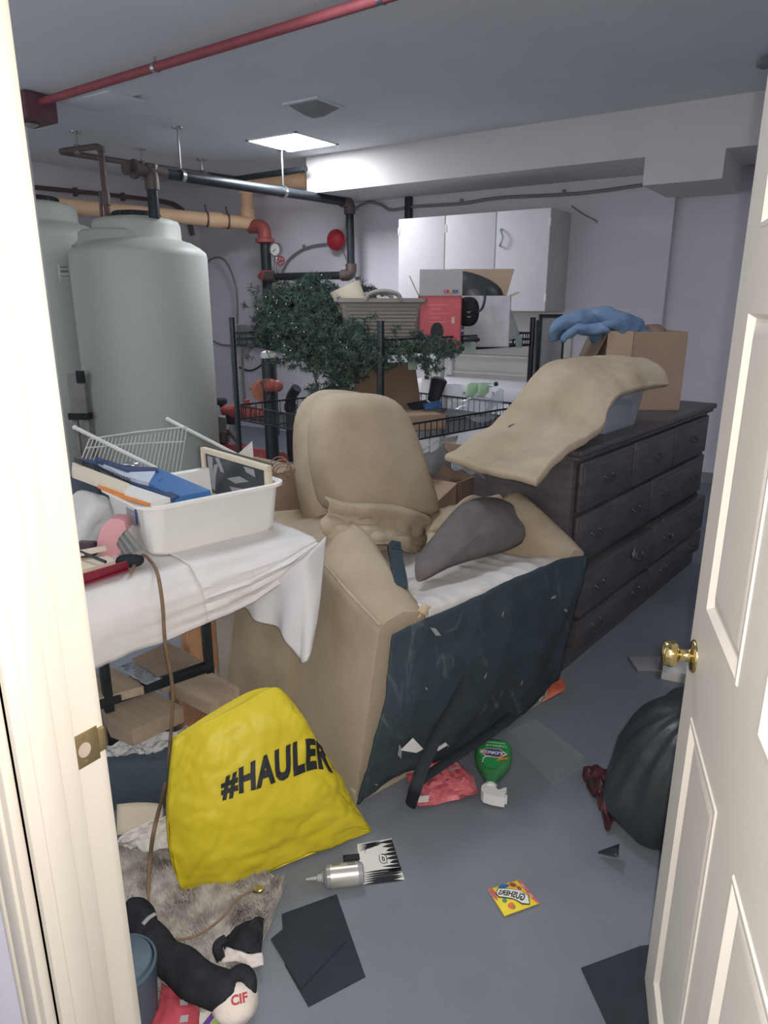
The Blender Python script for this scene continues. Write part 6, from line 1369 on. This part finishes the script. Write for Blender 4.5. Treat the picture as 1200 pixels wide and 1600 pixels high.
qslab('black_mat', [(908, 1512), (1000, 1478), (1060, 1470), (1080, 1660), (985, 1680)], .004, .003, BLACKF, 'black mat on the floor at the foot of the door', 'mat')
# rolled black garment, white cap, sock
gp = [(208, 1418, .05), (222, 1448, .055), (245, 1485, .055), (285, 1515, .06), (325, 1540, .065), (360, 1555, .07), (378, 1560, .07)]
rad = [.05, .062, .062, .07, .068, .062, .03]
pts = spline([Pz(*q_) for q_ in gp], 6); rads = [smp([Vector((x, 0, 0)) for x in rad], i/(len(pts)-1)).x*.70 for i in range(len(pts))]
mb = MB(); mb.tube(pts, rads, 22)
for v in mb.bm.verts: v.co += .012*noise.noise_vector(v.co*14)
gm = tag(build(mb, 'black_garment', BLACKC, sub=1, ang=80), 'rolled black knitted garment lying across the rug', 'clothing')
mb = MB(); k0 = Pz(223, 1444, .115); k1 = Pz(242, 1428, .115); mb.tube([k0, k0.lerp(k1, .5)+UP*.004, k1], .006, 6, flat=.6); build(mb, 'grey_tag', GREYC, gm)
mb = MB(); pts2 = spline([Pz(355, 1535, .09), Pz(376, 1520, .10), Pz(388, 1530, .09), Pz(388, 1555, .07)], 6); mb.tube(pts2, [.02]*len(pts2), 12); build(mb, 'sleeve_end', BLACKC, gm, sub=1)
kc = Pz(366, 1568, .055); wcap = thing('white_hat', 'white cap with red letters tucked under the black garment', 'cap', kc)
mb = MB(); blob(mb, kc, RGT*.055, FWD*.05, UP*.045, .006, 16, 3, 28, 16); build(mb, 'crown', mat('offwhite_cotton', 'd8cdc4', .9, bump=.2, bscale=120), wcap)
vz = (C0-kc).normalized(); Mt_ = frame(kc+vz*.058+RGT*.012+UP*.012, Wd(.94, .30, 0), vz); text('CIF', .026, Mt_, 'lettering', mat('deep_red_print', 'a03038', .6), wcap, .001)
sk = thing('sock', 'black and white sock lying at the edge of the rug', 'sock', Pz(380, 1480, .03))
pt = Patch([[Pz(340, 1476, .035), Pz(365, 1482, .05), Pz(385, 1488, .05), Pz(408, 1490, .04)], [Pz(356, 1462, .04), Pz(375, 1464, .065), Pz(395, 1466, .06), Pz(410, 1470, .04)], [Pz(376, 1446, .04), Pz(388, 1444, .06), Pz(400, 1446, .05), Pz(410, 1450, .04)], [Pz(402, 1432, .035), Pz(406, 1431, .04), Pz(409, 1432, .04), Pz(413, 1436, .035)]])
mb = MB(); mb.grid(pt.rows(20, 20, .008, 20, 4)); build(mb, 'black_leg', BLACKC, sk, solid=.012, ang=70)
pt = Patch([[Pz(345, 1505, .03), Pz(370, 1503, .035), Pz(392, 1512, .03), Pz(412, 1508, .03)], [Pz(348, 1490, .04), Pz(368, 1492, .05), Pz(388, 1500, .045), Pz(411, 1498, .035)], [Pz(352, 1478, .045), Pz(370, 1484, .055), Pz(388, 1490, .05), Pz(409, 1489, .042)]])
mb = MB(); mb.grid(pt.rows(20, 12, .008, 22, 2)); w1 = build(mb, 'white_toe', mat('offwhite_knit', 'd3cbc6', .95, bump=.2, bscale=160), sk, solid=.012, ang=70)
mb = MB(); pts2 = spline([Pz(346, 1500, .03), Pz(340, 1485, .04), Pz(342, 1475, .045), Pz(352, 1468, .045)], 5); mb.tube(pts2, .013, 8); build(mb, 'black_band', BLACKC, sk)
# red bag, papers, bucket in the near left corner
rb2 = thing('red_bag', 'flat red printed bag on the floor at the bottom left', 'bag', Pz(280, 1580, 0))
pt = Patch([[Pz(225, 1620, .01), Pz(270, 1625, .02), Pz(310, 1622, .015)], [Pz(245, 1575, .03), Pz(280, 1580, .045), Pz(312, 1575, .02)], [Pz(252, 1535, .03), Pz(275, 1545, .04), Pz(316, 1552, .02)]])
mb = MB(); mb.grid(pt.rows(24, 24, .005, 20, 6)); build(mb, 'film', REDBOX, rb2, solid=.006)
for u, v in ((.62, .62), (.66, .30), (.6, .82)):
    mb = MB(); e = .09; mb.prism([pt.at(u-e, v-.06)+UP*.008, pt.at(u+e, v-.06)+UP*.008, pt.at(u+e, v+.06)+UP*.008, pt.at(u-e, v+.06)+UP*.008], (0, 0, .001)); build(mb, 'white_print', GREYC, rb2)
lf = thing('leaflet', 'white leaflet with purple and green stripes under the white cap', 'leaflet', Pz(330, 1590, 0))
for pix, m, z, nm in (([(300, 1630), (318, 1566), (336, 1572), (345, 1580), (330, 1640)], PAPER, .010, 'paper'), ([(312, 1606), (336, 1576), (342, 1580), (322, 1608)], PURPLE, .0115, 'purple_stripe'), ([(322, 1608), (344, 1582), (352, 1588), (338, 1610)], LIME, .0115, 'green_stripe')):
    mb = MB(); mb.prism([Pz(px, py, z) for px, py in pix], (0, 0, .001)); build(mb, nm, m, lf)
k = Pz(200, 1592, 0); bu = thing('bucket', 'slate blue plastic bucket beside the door jamb', 'bucket', k)
zb3 = .17; R3 = .078
mb = MB(); mb.lathe([(0, .004), (R3*.86, .004), (R3*.88, .0), (R3, zb3-.01), (R3+.002, zb3-.004), (R3, zb3), (R3-.004, zb3), (R3*.86, .02), (0, .02)], k, None, 36); build(mb, 'bucket_body', BUCKET, bu)
mb = MB(); mb.lathe([(R3-.006, zb3-.008), (R3-.01, zb3+.006), (R3*.5, zb3+.014), (0, zb3+.016)], k, None, 36); build(mb, 'lid', BUCKET, bu)

# ---------------------------------------------------------------- repeats of one kind share a group
GROUPS = {'felt_sheet': 'black felt sheets on the floor', 'paper_note': 'green notes on the worktop edge', 'shelf_tag': 'price tags on the upper rack rim', 'water_tank': 'white water tanks in the corner', 'paper_scrap': 'paper scraps under the armchair lining'}
for o in list(S.objects):
    k_ = o.name.split('.')[0]
    if o.parent is None and k_ in GROUPS: o['group'] = GROUPS[k_]
